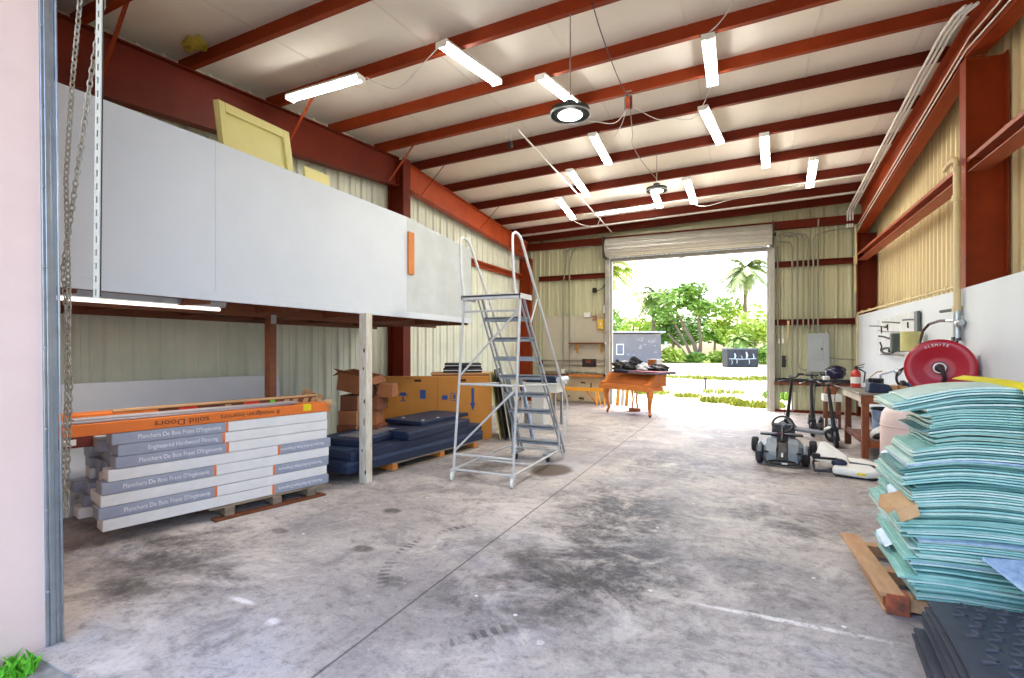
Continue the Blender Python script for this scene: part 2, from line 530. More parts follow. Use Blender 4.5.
w = MB(); corrugated(w, 'y', YF, YB, XL, 0, lambda y: zp(XL, y) + .21)
struct('wall_left', w, sheet_left, 'ribbed pale sheet metal wall behind the mezzanine')
w = MB(); corrugated(w, 'y', YF, YB, XR, 0, lambda y: zp(XR, y) + .21, pitch=0.2, inward=-1, minor=True)
struct('wall_right', w, sheet_right, 'ribbed tan sheet metal wall above the white boards')
DX0, DX1, DZ = -3.70, 0.50, 4.95
HX0, HX1, HZ0, HZ1 = 0.76, 1.06, 0.06, 0.50
w = MB()
corrugated(w, 'x', XL, DX0, YB, 0, lambda x: zp(x, YB) + .21, inward=-1)
corrugated(w, 'x', DX1, HX0, YB, 0, lambda x: zp(x, YB) + .21, inward=-1)
corrugated(w, 'x', HX0, HX1, YB, HZ1, lambda x: zp(x, YB) + .21, inward=-1)
corrugated(w, 'x', HX0, HX1, YB, 0, HZ0, inward=-1)
corrugated(w, 'x', HX1, XR, YB, 0, lambda x: zp(x, YB) + .21, inward=-1)
w.bx(DX0 - .02, DX1 + .02, YB - .01, YB + .01, 4.60, 5.42)
struct('wall_back', w, sheet_back, 'ribbed olive grey sheet metal wall around the open roll-up door')
pinkwall = M('pink_painted_wall', (234, 210, 200), 0.75, 0, (226, 198, 188), 1.8, 0.4, 0.1)
w = MB()
w.bx(XL - .05, -3.52, 0.55, 1.5, -0.1, 6.2)
w.bx(2.3, XR + .05, 0.55, 1.5, -0.1, 6.2)
w.bx(-3.52, 2.3, 0.55, 1.5, 4.75, 6.2)
w.v = [(x - (.022 * z if x < -3 and x > -4 else 0), y, z) for x, y, z in w.v]
struct('wall_front', w, pinkwall, 'pink painted wall end beside the near opening')

# ------------------------------------------------------------------ roof
w = MB()
xa, xb = XL - .1, XR + .1
for ya, yb in ((YF - .1, 8.4), (8.4, YB + .2)):
    pts = [(xa, ya), (xb, ya), (xb, yb), (xa, yb)]
    lo = [(x, y, zp(x, y) + .2) for x, y in pts]
    w.ext(lo, (0, 0, .08))
struct('ceiling', w, ceil_mat, 'white vinyl faced roof insulation between the purlins')
seam_m = M('insulation_seam', (240, 231, 216), 0.8, 0, (232, 222, 206))
w = MB()
for x in (-5.2, -3.7, -2.2, -0.7, 0.8, 2.1):
    w.beam((x, 1.6, zp(x, 1.6) + .196), (x, 8.38, zp(x, 8.38) + .196), .03, .003)
    w.beam((x, 8.42, zp(x, 8.42) + .196), (x, 15.0, zp(x, 15.0) + .196), .03, .003)
struct('trim_1', w, seam_m, 'taped seams in the roof insulation')

PUR = [1.75, 3.0, 4.15, 5.45, 6.7, 7.9, 9.0, 10.3, 11.6, 12.95, 14.0, 14.82]
for i, y in enumerate(PUR):
    w = MB()
    xa, xb = XL + .02, XR - .03
    prof = [(-.065, 0), (.006, 0), (.006, .192), (.065, .192), (.065, .2), (-.003, .2), (-.003, .008), (-.057, .008), (-.057, .022), (-.065, .022)]
    P0 = [(xa, y + a, zp(xa, y) + z) for a, z in prof]
    w.ext(P0, (xb - xa, 0, zp(xb, y) - zp(xa, y)))
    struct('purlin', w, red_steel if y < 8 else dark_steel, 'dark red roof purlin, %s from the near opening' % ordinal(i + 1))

def i_beam_y(mb, xw, y0, y1, b0, b1, t0, t1, fw=.17, tw=.012, tf=.016):
    for (za, zb, wd) in ((b0, b1, fw), (t0 - tf, t1 - tf, fw)):
        mb.ext([(xw - wd / 2, y0, za), (xw + wd / 2, y0, za), (xw + wd / 2, y0, za + tf), (xw - wd / 2, y0, za + tf)], (0, y1 - y0, zb - za))
    vs = [(xw - tw / 2, y0, b0), (xw + tw / 2, y0, b0), (xw + tw / 2, y0, t0), (xw - tw / 2, y0, t0), (xw - tw / 2, y1, b1), (xw + tw / 2, y1, b1), (xw + tw / 2, y1, t1), (xw - tw / 2, y1, t1)]
    mb.add(vs, [(0, 1, 2, 3), (7, 6, 5, 4), (0, 4, 5, 1), (1, 5, 6, 2), (2, 6, 7, 3), (3, 7, 4, 0)])
XW = -6.36
T = lambda x, y: zp(x, y) - .002
w = MB(); i_beam_y(w, XW, YF + .02, 8.28, 4.20, 4.86, T(XW, YF), T(XW, 8.28)); w.bx(XW - .08, XW + .08, 8.265, 8.28, 4.86, T(XW, 8.28))
struct('rafter', w, dark_steel, 'deep dark red rafter over the near half of the mezzanine')
rust_steel = M('orange_flecked_steel', (176, 76, 38), 0.5, 0, (146, 58, 30), 2.5, 0.45, 0.05, spec=.2)
w = MB(); i_beam_y(w, XW, 8.52, 14.95, 4.90, 4.46, T(XW, 8.52), T(XW, 14.95)); w.bx(XW - .08, XW + .08, 13.6, 13.615, 4.55, T(XW, 13.6))
struct('rafter', w, rust_steel, 'orange red rafter beyond the mezzanine column')
XRW = 2.52
w = MB(); i_beam_y(w, XRW, YF + .02, 8.05, 4.62, 5.22, T(XRW, YF), T(XRW, 8.05), fw=.2)
struct('rafter', w, red_steel, 'bright red rafter over the near right wall')
w = MB(); i_beam_y(w, XRW, 8.05, 14.95, 5.20, 4.44, T(XRW, 8.05), T(XRW, 14.95), fw=.2)
struct('rafter', w, red_steel, 'red rafter sloping down to the back right corner')

for x, z, lab in ((-.07, .22, 'thin pale strip imitating a highlight on the right rafter, upper of two'), (-.10, .07, 'thin pale strip imitating a highlight on the right rafter, lower of two')):
    w = MB(); w.tube([(XRW + x, 1.8, 4.66 + z), (XRW + x, 8.0, 5.22 + z), (XRW + x, 14.9, 4.46 + z)], .009, 6)  # pale rods stand in for light caught on the rafter flange edges
    single('rafter_highlight', w, ceil_mat, lab, 'highlight')
w = MB(); i_beam_y(w, XRW - .07, 8.2, 14.9, 5.30, 4.60, 5.315, 4.615, fw=.06, tw=.05, tf=.014)
struct('trim_6', w, red_steel, 'red angle strip along the far right rafter')
w = MB(); i_beam_y(w, XRW - .07, 1.8, 7.95, 4.80, 5.34, 4.815, 5.355, fw=.06, tw=.05, tf=.014)
struct('trim_7', w, red_steel, 'red angle strip along the near right rafter')
def h_col(mb, x0, x1, y, z1, fw=.2, z0=0):           # flanges face +-x, web between
    mb.bx(x0, x0 + .016, y - fw / 2, y + fw / 2, z0, z1)
    mb.bx(x1 - .016, x1, y - fw / 2, y + fw / 2, z0, z1)
    mb.bx(x0, x1, y - .007, y + .007, z0, z1)
    mb.bx(x0 - .03, x1 + .03, y - fw / 2 - .03, y + fw / 2 + .03, z0, z0 + .02)
w = MB(); h_col(w, -6.56, -6.18, 8.4, T(-6.5, 8.4) - .01, .24)
struct('steel_column', w, dark_steel, 'dark red column at the middle of the left wall')
w = MB(); h_col(w, -6.56, -6.2, 14.92, 4.46, .2)
struct('steel_column', w, red_steel, 'orange red column in the back left corner')
w = MB(); h_col(w, 2.40, 2.80, 8.05, 5.18, .2)
struct('steel_column', w, red_steel, 'bright red column rising above the white boards')
w = MB(); h_col(w, 2.42, 2.80, 14.9, 4.44, .2)
struct('steel_column', w, dark_steel, 'dark red column in the back right corner')

def zee_x(mb, x0, x1, y, z, h=.16, d=.07, sgn=-1):
    mb.bx(x0, x1, y, y + .008, z, z + h)
    mb.bx(x0, x1, y, y + sgn * d, z + h - .008, z + h)
    mb.bx(x0, x1, y, y + sgn * d, z, z + .008)
for x0, x1, z, lab in ((-6.0, DX0 + .02, 3.74, 'high dark red girt on the back wall left of the roll-up door'), (DX1 + .02, 2.40, 3.74, 'high dark red girt on the back wall above the breaker panel'),
                       (DX1 + .02, 2.40, 2.24, 'dark red girt right above the breaker panel'), (-6.0, DX0, 1.12, 'low girt under the back wall boards')):
    w = MB(); zee_x(w, x0, x1, YB - .06, z, .15, .08)
    struct('wall_girt', w, dark_steel, lab)
def zee_y(mb, y0, y1, x, z, h=.17, d=.08, sgn=-1):
    mb.bx(x, x + .008, y0, y1, z, z + h)
    mb.bx(x, x + sgn * d, y0, y1, z + h - .012, z + h)
    mb.bx(x, x + sgn * d, y0, y1, z, z + .012)
    mb.bx(x + sgn * d, x + sgn * (d + .006), y0, y1, z + h - .05, z + h)
girt_m = M('faded_red_girt', (176, 92, 62), 0.55, 0, (150, 72, 48), 3, 0.4)
w = MB(); zee_y(w, 8.15, 14.9, 2.62, 3.78, sgn=-1, d=.2)
struct('wall_girt', w, girt_m, 'faded red girt along the far right wall')
w = MB(); zee_y(w, YF, 7.95, 2.62, 3.78, sgn=-1, d=.2)
struct('wall_girt', w, girt_m, 'faded red girt along the near right wall')
for z, lab in ((3.80, 'red girt on the far left wall'),):
    w = MB(); zee_y(w, 8.6, 14.8, XL + .06, z, sgn=1)
    struct('wall_girt', w, rust_steel, lab)
w = MB(); w.bx(XL + .1, XR - .1, 14.93, 15.04, 4.72, 4.93)
struct('trim_2', w, dark_steel, 'dark eave strut along the top of the back wall')

# flange braces (thin diagonals from rafter bottom to purlin)
for i, (y, k) in enumerate(((3.0, 4.34), (5.45, 4.6), (7.9, 4.85), (9.0, 4.9), (11.6, 4.72), (14.0, 4.55))):
    w = MB(); w.beam((XW + .03, y + .1, k), (XW + .72, y + .05, zp(XW + .7, y) + .1), .04 if i < 3 else .018, .006)
    struct('flange_brace', w, red_steel if i < 3 else dark_steel, 'diagonal brace from the left rafter, %s from the near opening' % ordinal(i + 1))

# ------------------------------------------------------------------ back roll-up door
slat_m = M('roll_door_slats', (170, 168, 158), 0.42, 0.3, (152, 150, 140), 3, 0.4)
frame_m = M('door_frame_grey', (172, 170, 160), 0.5, 0.2, (150, 148, 138), 3, 0.4)
rd = thing('door_1', 'open steel roll-up door coiled above the back opening', None, (-1.6, 14.72, 4.2), kind='structure')
w = MB(); r0 = .27
n = 20
poly = []
for i in range(n * 2):
    a = 2 * PI * i / (n * 2)
    rr = r0 * (1.0 if i % 2 == 0 else .95)
    poly.append((DX0 - .06, 14.72 + rr * math.cos(a), 4.56 + rr * math.sin(a)))
w.ext(poly, (DX1 - DX0 + .12, 0, 0))
part('coil', w, slat_m, rd)
w = MB()
for i in range(6):
    z = 4.22 + i * .08
    w.ext([(DX0 + .03, 14.93, z), (DX0 + .03, 14.905, z + .02), (DX0 + .03, 14.905, z + .055), (DX0 + .03, 14.93, z + .075), (DX0 + .03, 14.95, z + .075), (DX0 + .03, 14.95, z)], (DX1 - DX0 - .06, 0, 0))
cu = part('curtain', w, slat_m, rd)
w = MB(); w.bx(DX0 + .03, DX1 - .03, 14.89, 14.96, 4.175, 4.225)
w.bx(-1.75, -1.6, 14.87, 14.97, 4.15, 4.18)
part('bottom_bar', w, frame_m, cu)
for x in (DX0 - .09, DX1 + .09):
    w = MB(); w.bx(x - .012, x + .012, 14.45, 15.0, 4.25, 4.86); w.cyl((x - .06, 14.72, 4.56), (x + .06, 14.72, 4.56), .05)
    part('end_bracket', w, black_plastic, rd)
for k, (x, lab) in enumerate(((DX0, 'steel guide post left of the back opening'), (DX1, 'steel guide post right of the back opening'))):
    w = MB()
    sg = 1 if k == 0 else -1
    w.bx(x - sg * .13, x + sg * .0, 14.86, 15.12, 0, 4.5)
    w.bx(x - sg * .0, x + sg * .05, 14.98, 15.12, 0, 4.3)
    struct('trim_%d' % (3 + k), w, frame_m, lab, .006)

# ------------------------------------------------------------------ near opening: guide track on the pink wall end
w = MB()
w.bx(-3.535, -3.505, 1.488, 1.503, -.01, 4.5)
w.bx(-3.515, -3.50, 1.503, 1.53, 0, 4.5)
w.bx(-3.52, -3.505, 1.53, 1.552, 0, 4.5)
w.bx(-3.508, -3.49, 1.552, 1.562, 0, 4.5)
for i in range(9):
    w.cyl((-3.51, 1.495, .3 + i * .45), (-3.498, 1.495, .3 + i * .45), .009, 8)
w.v = [(x - .022 * z, y, z) for x, y, z in w.v]
struct('trim_5', w, galv, 'galvanised door guide track beside the pink wall', .004)
w = MB(); w.bx(-3.95, 2.3, 1.52, 1.95, 4.45, 5.0)
struct('door_2', w, slat_m, 'steel hood over the near opening', .02)
# ------------------------------------------------------------------ mezzanine
XM = -4.3
mz = thing('mezzanine', 'storage mezzanine fronted by white panels along the left wall', None, (-5.4, 4.6, 0), kind='structure')
edges = [1.62, 3.03, 5.85, 7.66]
tops = [3.47, 3.49, 3.47, 3.33]
for i in range(3):
    w = MB()
    a, b = edges[i] + .0008, edges[i + 1] - .0008
    w.ext([(XM, a, 2.15), (XM, b, 2.15), (XM, b, tops[i + 1]), (XM, a, tops[i])], (-.018, 0, 0))
    part('fascia_panel', w, white_panel if i < 2 else white_panel_scuffed, mz, .002)
w = MB(); w.bx(XM + .006, XM - .03, 1.62, 7.66, 2.07, 2.152)
part('edge_board', w, white_panel, mz, .003)
w = MB(); w.bx(XL + .04, XM - .03, 1.62, 7.64, 2.13, 2.15)
part('deck', w, M('plywood_deck', (150, 104, 66), .8, 0, (124, 82, 50), 2, .5), mz)
for x in (-5.0, -6.3):
    w = MB(); w.bx(x - .02, x + .02, 1.64, 7.62, 2.0, 2.13)
    part('beam', w, wood_brown, mz, .003)
for y in (2.0, 3.0, 4.0, 5.0, 6.0, 7.0, 7.62):
    w = MB(); w.bx(XL + .05, XM - .05, y - .02, y + .02, 2.04, 2.13)
    part('joist', w, wood_brown, mz, .002)
w = MB(); w.bx(-5.055, -4.965, 4.16, 4.25, 0, 2.0)
p_ = part('post', w, wood_brown, mz, .003, 'brown timber post')
w = MB(); w.bx(-4.962, -4.958, 4.17, 4.24, 1.93, 2.03)
part('connector_plate', w, galv, p_)
old_white = M('peeling_white_paint', (226, 224, 212), .7, 0, (176, 160, 132), 7, .12, .15, stretch=(3, 3, .7))
w = MB(); w.bx(-4.315, -4.205, 4.9, 5.01, 0, 2.075)
o = single('wooden_post', w, old_white, 'weathered white timber post holding up the mezzanine edge', 'post', bevel=.004)
knot = M('dark_knot', (84, 70, 52), .8)
w = MB()
for x, z, a, b in ((-4.24, 1.62, .014, .03), (-4.25, 1.40, .011, .017), (-4.235, 1.0, .012, .03), (-4.24, .75, .008, .05), (-4.27, .4, .01, .02), (-4.22, .14, .012, .03)):
    w.ell((x, 4.9, z), (a, .003, b), 10, 6)
part('knot', w, knot, o)
w = MB(); w.bx(-4.33, -4.315, 4.92, 4.98, 1.42, 1.56)
part('switch_box', w, white_enamel, o, .004)
w = MB(); w.bx(XM + .002, XM + .03, 5.85, 5.98, 2.68, 3.27)
single('wood_strip', w, wood_orange, 'short orange timber strip nailed upright to the white mezzanine panel', 'timber', bevel=.003)

# things on the mezzanine deck
pale_yellow = M('pale_yellow_paint', (232, 224, 150), .5, 0, (220, 210, 134), 2, .3)
t = thing('cabinet_door', 'pale yellow panelled door leaning against the dark red rafter', 'door panel', (-4.6, 3.75, 2.15))
def lean(mb, p0, y0, y1, hgt, th, tilt, inset=0):
    pass
def leanbox(x, y0, y1, z0, z1, off, th):
    # leaning slab: bottom at x, top at x - off
    w = MB()
    w.ext([(x, y0, z0), (x, y1, z0), (x - off, y1, z1), (x - off, y0, z1)], (-th, 0, th * off / max(z1 - z0, .1)))
    return w
part('slab', leanbox(-4.42, 3.36, 4.22, 2.15, 4.10, .34, .05), pale_yellow, t, .006)
fr = MB()
def at(x, off, z0, z1, z): return x - off * (z - z0) / (z1 - z0)
for (ya, yb, za, zb) in ((3.36, 3.43, 2.15, 4.10), (4.13, 4.22, 2.15, 4.10), (3.43, 4.13, 4.0, 4.10), (3.43, 4.13, 2.15, 2.3)):
    xa_, xb_ = at(-4.42, .34, 2.15, 4.10, za), at(-4.42, .34, 2.15, 4.10, zb)
    fr.ext([(xa_, ya, za), (xa_, yb, za), (xb_, yb, zb), (xb_, ya, zb)], (.03, 0, 0))
part('frame', fr, pale_yellow, t, .008)
w = leanbox(-4.40, 4.24, 4.62, 2.15, 3.70, .12, .03)
single('shelf_board', w, pale_yellow, 'pale yellow board lying behind the top edge of the white mezzanine panel', 'board', bevel=.012)

# fluorescent fixture under the mezzanine
t = thing('fluorescent_fixture', 'long fluorescent batten hanging under the mezzanine edge', 'light fixture', (-4.75, 2.75, 2.02))
w = MB(); w.ext([(-4.82, 2.0, 2.10), (-4.68, 2.0, 2.10), (-4.70, 2.0, 2.05), (-4.80, 2.0, 2.05)], (0, 1.42, 0))
part('housing', w, galv, t, .004)
w = MB(); w.cyl((-4.75, 2.03, 2.03), (-4.75, 3.39, 2.03), .017, 10)
part('tube', w, M('tube_added_glow', (255, 250, 240), .4, emit=1.1), t)  # soft glow added to a tube that hangs unlit
ld = bpy.data.lights.new('mezzanine_fill_light', 'AREA'); ld.shape = 'RECTANGLE'; ld.size = .10; ld.size_y = 1.35; ld.energy = 11; ld.color = (1, .98, .95)  # added fill light brightening the space below the mezzanine
lo = bpy.data.objects.new('mezzanine_fill_light', ld); COL.objects.link(lo); lo.location = (-4.75, 2.71, 2.005)
cable_m = M('black_cable', (30, 30, 34), .6)
white_cable = M('white_cable', (226, 224, 216), .5)
def sag(a, b, s, n=14):
    a, b = Vector(a), Vector(b)
    return [a.lerp(b, i / n) - Vector((0, 0, s * 4 * (i / n) * (1 - i / n))) for i in range(n + 1)]
w = MB(); w.tube(sag((-4.9, 3.3, 2.03), (-5.02, 4.2, 1.99), .06), .006, 6)
single('drooping_cable', w, cable_m, 'black cable drooping under the mezzanine beam beside the batten', 'cable')

# ------------------------------------------------------------------ flooring cartons on a pallet
B0 = Vector((-4.84, 2.46)); B1 = Vector((-4.33, 4.44))
dv = (B1 - B0).normalized(); ang = math.atan2(dv.y, dv.x)
Ls = (B1 - B0).length                                 # local x runs along the carton, local y to the back (left wall)
CH, CW = .1015, .19
MAT_ST = Matrix.Translation((B0.x, B0.y, 0)) @ Matrix.Rotation(ang, 4, 'Z')
def carton(name, label, layer, row, sx, length, sleeves, bands, group, cat='carton'):
    loc = MAT_ST @ Vector((sx, row * CW, .12 + layer * CH))
    t = thing(name, label, cat, (0, 0, 0), 0, group)
    w = MB(); w.bx(0, length, 0.004, CW - .004, 0.002, CH - .002)
    part('body', w, carton_white, t, .006)
    for a, b in sleeves:
        w = MB(); w.bx(a - .003, b + .003, 0.001, CW - .001, .0008, CH - .0008)
        part('printed_wrap', w, carton_grey, t, .008)
    for a in bands:
        w = MB(); w.bx(a, a + .03, 0.0005, CW - .0005, .0004, CH - .0004)
        part('orange_band', w, orange_ink, t, .008)
    t.location = loc
    t.rotation_euler = (0, 0, ang)
    return t
FR = 'Planchers De Bois Franc D\'Ingénierie'
EN = 'Engineered Hardwood Flooring'
# layer index from the top: (grey left end, grey right end start, text, shift)
front = [(.0, .93, None, FR, .04), (.0, .90, None, EN, .08), (.0, .93, None, FR, .06), (None, None, 1.46, 'r', .0), (.0, .82, None, FR, -.03), (None, None, 1.42, 'r', -.04), (.0, .83, None, FR, -.05), (None, None, 1.40, 'r', -.04)]
rnd = random.Random(4)
for k, (g0, g1, rs, txt, sh) in enumerate(front):
    layer = 7 - k
    ln = Ls - .02 + rnd.uniform(-.02, .02) - sh
    sl, bd = [], []
    if g1: sl.append((0, g1 - sh)); bd.append(g1 - sh)
    if rs: sl.append((rs - sh, ln)); bd.append(rs - sh - .03)
    lab = 'long hardwood flooring carton in the stack front, %s layer from the top' % ORD[k]
    t = carton('flooring_carton', lab, layer, 0, sh + rnd.uniform(-.01, .01), ln, sl, bd, 'flooring cartons stacked on the pallet')
    if txt == 'r':
        o = text('lettering', FR, .046, white_ink, t, (ln - .08, -.001, CH / 2), (R(90), R(180), 0), sx=.72)
    else:
        o = text('lettering', txt, .056, white_ink, t, ((g1 - sh) * .98 - .02, -.001, CH / 2), (R(90), 0, 0), align='RIGHT', sx=.80)
for row in range(1, 5):
    nl = [8, 8, 7, 6][row - 1]
    for layer in range(nl):
        sh = .02 + (.07 if layer > 3 else -.02) + rnd.uniform(-.09, .08)
        ln = Ls - .03 - sh
        g = rnd.random() < .6
        t = carton('flooring_carton', 'long hardwood flooring carton in %s row behind the stack front, %s layer up' % (ORD[row - 1], ORD[layer]), layer, row, sh, ln, [(0, .9)] if g else [(1.4, ln)], [.9] if g else [1.37], 'flooring cartons stacked on the pallet')
# pallet under the flooring
t = thing('wooden_pallet', 'grey timber pallet under the stack of flooring cartons', 'pallet', (B0.x, B0.y, 0), ang)
for x in (.95, 1.42, 1.80):
    w = MB(); w.bx(x - .045, x + .045, -.03, .92, .022, .10)
    w.v = [tuple(MAT_ST @ Vector(v)) for v in w.v]
    part('stringer', w, wood_grey, t, .004)
for y in (-.02, .40, .82):
    w = MB(); w.bx(.80, 1.95, y - .05, y + .05, 0, .02)
    w.v = [tuple(MAT_ST @ Vector(v)) for v in w.v]
    part('base_board', w, wood_brown, t, .002)
for y in (.04, .3, .55, .8):
    w = MB(); w.bx(.78, 1.98, y - .045, y + .045, .10, .119)
    w.v = [tuple(MAT_ST @ Vector(v)) for v in w.v]
    part('deck_board', w, wood_grey, t, .002)
# long orange cartons on top
ZT = .12 + 8 * CH + .001
def local(w, M4): w.v = [tuple(M4 @ Vector(v)) for v in w.v]; return w
t = thing('door_carton', 'long orange door carton lying along the front of the flooring stack', 'carton', (B0.x, B0.y, ZT), ang)
part('body', local(MB().bx(-.62, 2.02, .0, .22, ZT, ZT + .098), MAT_ST), card_orange, t, .006)
part('yellow_sticker', local(MB().bx(1.72, 1.81, -.002, .05, ZT + .03, ZT + .099), MAT_ST), sticker_yellow, t)
w = MB()
for i in range(26):
    c = MAT_ST @ Vector((2.02 + rnd.uniform(-.03, .05), rnd.uniform(.0, .2), ZT + rnd.uniform(.01, .1)))
    w.box(c, (rnd.uniform(.04, .1), rnd.uniform(.03, .08), .004), rnd.uniform(0, 3), rnd.uniform(-1.2, 1.2), rnd.uniform(-1.2, 1.2))
part('torn_flap', w, card_tan, t)
text('lettering', 'solid Doors', .075, dark_ink, t, (.78, -.001, .046), (R(90), R(180), 0), sx=1.25)
text('lettering', '& woodgrain interiors', .062, dark_ink, t, (1.46, -.001, .05), (R(90), R(180), 0), sx=1.05)
t = thing('cardboard_sheet', 'thin grey cardboard slab lying on the long orange carton', 'cardboard', (B0.x, B0.y, ZT + .1), ang)
part('slab', local(MB().box((.55, .13, ZT + .11), (2.2, .2, .014), R(1.5)).box((.75, .14, ZT + .124), (1.9, .17, .012), R(-1)), MAT_ST), M('grey_board', (168, 160, 160), .7), t, .002)
t = thing('door_carton', 'brown and orange carton with red stickers behind the long orange carton', 'carton', (B0.x, B0.y, ZT), ang)
part('body', local(MB().bx(.45, 2.05, .30, .50, ZT, ZT + .16), MAT_ST), card_dark, t, .008)
part('orange_end', local(MB().bx(-.75, .45, .295, .505, ZT + .02, ZT + .15), MAT_ST), card_orange, t, .006)
part('rim_fold', local(MB().bx(.1, 2.05, .29, .31, ZT + .15, ZT + .175), MAT_ST), card_tan, t, .004)
for x in (.62, 1.22):
    part('red_sticker', local(MB().bx(x, x + .16, .297, .36, ZT + .09, ZT + .162), MAT_ST), sticker_red, t)
part('green_sticker', local(MB().bx(1.5, 1.55, .297, .36, ZT + .11, ZT + .162), MAT_ST), sticker_green, t)
w = MB()
for x in (1.0, 1.62, 1.72, 1.85, 1.95):
    w.add([MAT_ST @ Vector(v) for v in ((x, .2985, ZT + .03), (x + .06, .2985, ZT + .03), (x + .1, .2985, ZT + .14), (x + .04, .2985, ZT + .14))], [(0, 1, 2, 3)])
part('packing_tape', w, card_tan, t)
w = MB()
for i in range(22):
    c = MAT_ST @ Vector((2.05 + rnd.uniform(-.04, .06), rnd.uniform(.28, .5), ZT + rnd.uniform(.05, .2)))
    w.box(c, (rnd.uniform(.04, .1), rnd.uniform(.03, .08), .004), rnd.uniform(0, 3), rnd.uniform(-1.2, 1.2), rnd.uniform(-1.2, 1.2))
part('torn_flap', w, card_tan, t)
# red box end behind the stack
pt = MAT_ST @ Vector((-.16, .84, .12 + 6 * CH + .002))
t = thing('red_carton', 'small red brown carton end with white label behind the flooring stack', 'carton', pt, ang)
part('body', local(MB().bx(-.2, .5, .77, .9, .12 + 6 * CH + .002, .12 + 7 * CH), MAT_ST), M('red_brown_box', (112, 44, 34), .6), t, .004)
part('label', local(MB().bx(-.17, -.06, .768, .8, .12 + 6 * CH + .025, .12 + 7 * CH - .02), MAT_ST), white_ink, t)

# white board leaning on the left wall
wb = M('white_laminate', (222, 224, 228), .45, 0, (206, 208, 214), 1.2, .3)
w = MB(); w.ext([(-6.0, 2.62, 0.0), (-6.0, 5.32, 0.0), (-6.18, 5.32, 1.27), (-6.18, 2.62, 1.29)], (-.02, 0, .003))
single('laminate_board', w, wb, 'large white board leaning against the left wall behind the flooring stack', 'board', bevel=.002)
# black hanging coil near the left jamb
w = MB(); w.torus((-5.2, 2.02, 1.28), .13, .03, (1, .2, 0)); w.torus((-5.17, 2.0, 1.2), .15, .025, (1, .1, .1))
single('hose_coil', w, black_rubber, 'black hose coil hung on the wall behind the hoist chain', 'hose')

# ------------------------------------------------------------------ pile of brown boxes
def open_box(t, c, d, rz, mat, rx=0, ry=0, flaps=True):
    Mx = Matrix.Translation(c) @ Matrix.Rotation(rz, 4, 'Z') @ Matrix.Rotation(rx, 4, 'X') @ Matrix.Rotation(ry, 4, 'Y')
    w = MB(); x, y, z = d[0] / 2, d[1] / 2, d[2]
    th = .006
    w.bx(-x, x, -y, y, 0, th); w.bx(-x, x, -y, -y + th, 0, z); w.bx(-x, x, y - th, y, 0, z); w.bx(-x, -x + th, -y, y, 0, z); w.bx(x - th, x, -y, y, 0, z)
    part('body', local(w, Mx), mat, t, .003)
    for s_ in (-1, 1):
        w = MB(); w.beam((0, s_ * y, z), (0, s_ * (y + .13), z + (.06 if s_ < 0 else -.05)), d[0], .004)
        part('flap', local(w, Mx), mat, t)
        w = MB(); w.beam((s_ * x, 0, z), (s_ * (x + .09), 0, z - .08), d[1], .004, (0, 0, 1))
        part('flap', local(w, Mx), mat, t)
bx_spec = [(.0, .0, .24, .60, .42, 2), (.02, -.02, .26, .62, .42, -3), (-.02, .0, .22, .56, .44, 4), (.03, .01, .22, .58, .40, -6)]
bx_lab = ['brown cardboard carton at the bottom of the pile behind the white post', 'brown cardboard carton second from the bottom of the pile behind the white post',
          'brown cardboard carton in the middle of the pile behind the white post', 'torn brown carton under the open box behind the white post']
bc = Vector((-5.22, 6.0)); z = 0.02
for (dx, dy, h, lx, ly, rr), lab in zip(bx_spec, bx_lab):
    t = thing('cardboard_box', lab, 'box', (bc.x + dx, bc.y + dy, z), 0, 'brown boxes behind the white post')
    w = MB(); w.box((bc.x + dx, bc.y + dy, z + h / 2), (lx, ly, h - .004), R(rr + 22))
    part('body', w, card if rr > 0 else card_dark, t, .012)
    w = MB(); w.box((bc.x + dx, bc.y + dy, z + h / 2), (.05, ly + .003, h - .002), R(rr + 22))
    part('packing_tape', w, card_tan, t, .012)
    z += h
t = thing('cardboard_box', 'open brown cardboard box tilted on top of the pile', 'box', (bc.x, bc.y, z), 0, 'brown boxes behind the white post')
open_box(t, (bc.x - .04, bc.y - .04, z + .05), (.50, .38, .27), R(10), card, R(4), R(10))
t = thing('cardboard_box', 'brown box with a loose strap beside the open box on the pile', 'box', (bc.x + .28, bc.y + .12, z - .02))
w = MB(); w.box((bc.x + .30, bc.y + .2, z + .06), (.24, .34, .2), R(24)); part('body', w, card, t, .01)
w = MB(); w.tube([(bc.x + .28, bc.y - .08, z + .16), (bc.x + .36, bc.y - .1, z + .1), (bc.x + .3, bc.y - .16, z - .05), (bc.x + .27, bc.y - .2, z - .4), (bc.x + .3, bc.y - .2, z - .75)], .012, 6)
part('strap', w, black_rubber, t)

# ------------------------------------------------------------------ navy panels on a pallet
C0 = Vector((-4.29, 5.50)); C1 = Vector((-4.05, 7.46))
d2 = (C1 - C0).normalized(); a2 = math.atan2(d2.y, d2.x)
MN = Matrix.Translation((C0.x, C0.y, 0)) @ Matrix.Rotation(a2, 4, 'Z')       # x along, y to the left
t = thing('wooden_pallet', 'low timber pallet with orange ends under the navy panels', 'pallet', (C0.x, C0.y, 0), a2)
for x in (.06, 1.05, 1.9):
    w = MB(); w.bx(x - .05, x + .05, 0.0, 1.0, .022, .10)
    part('stringer', local(w, MN), wood_orange, t, .005)
for y in (.05, .5, .95):
    part('base_board', local(MB().bx(0, 1.98, y - .05, y + .05, 0, .02), MN), wood_grey, t, .002)
    part('deck_board', local(MB().bx(0, 1.98, y - .05, y + .05, .10, .118), MN), wood_grey, t, .002)
pn = [('thick navy blue panel at the bottom of the pallet stack', -.72, 2.12, .0, 1.0, .12, .17, navy), ('thick navy blue panel second from the bottom of the pallet stack', -.68, 2.14, .02, 1.02, .292, .13, navy)]
z = .12
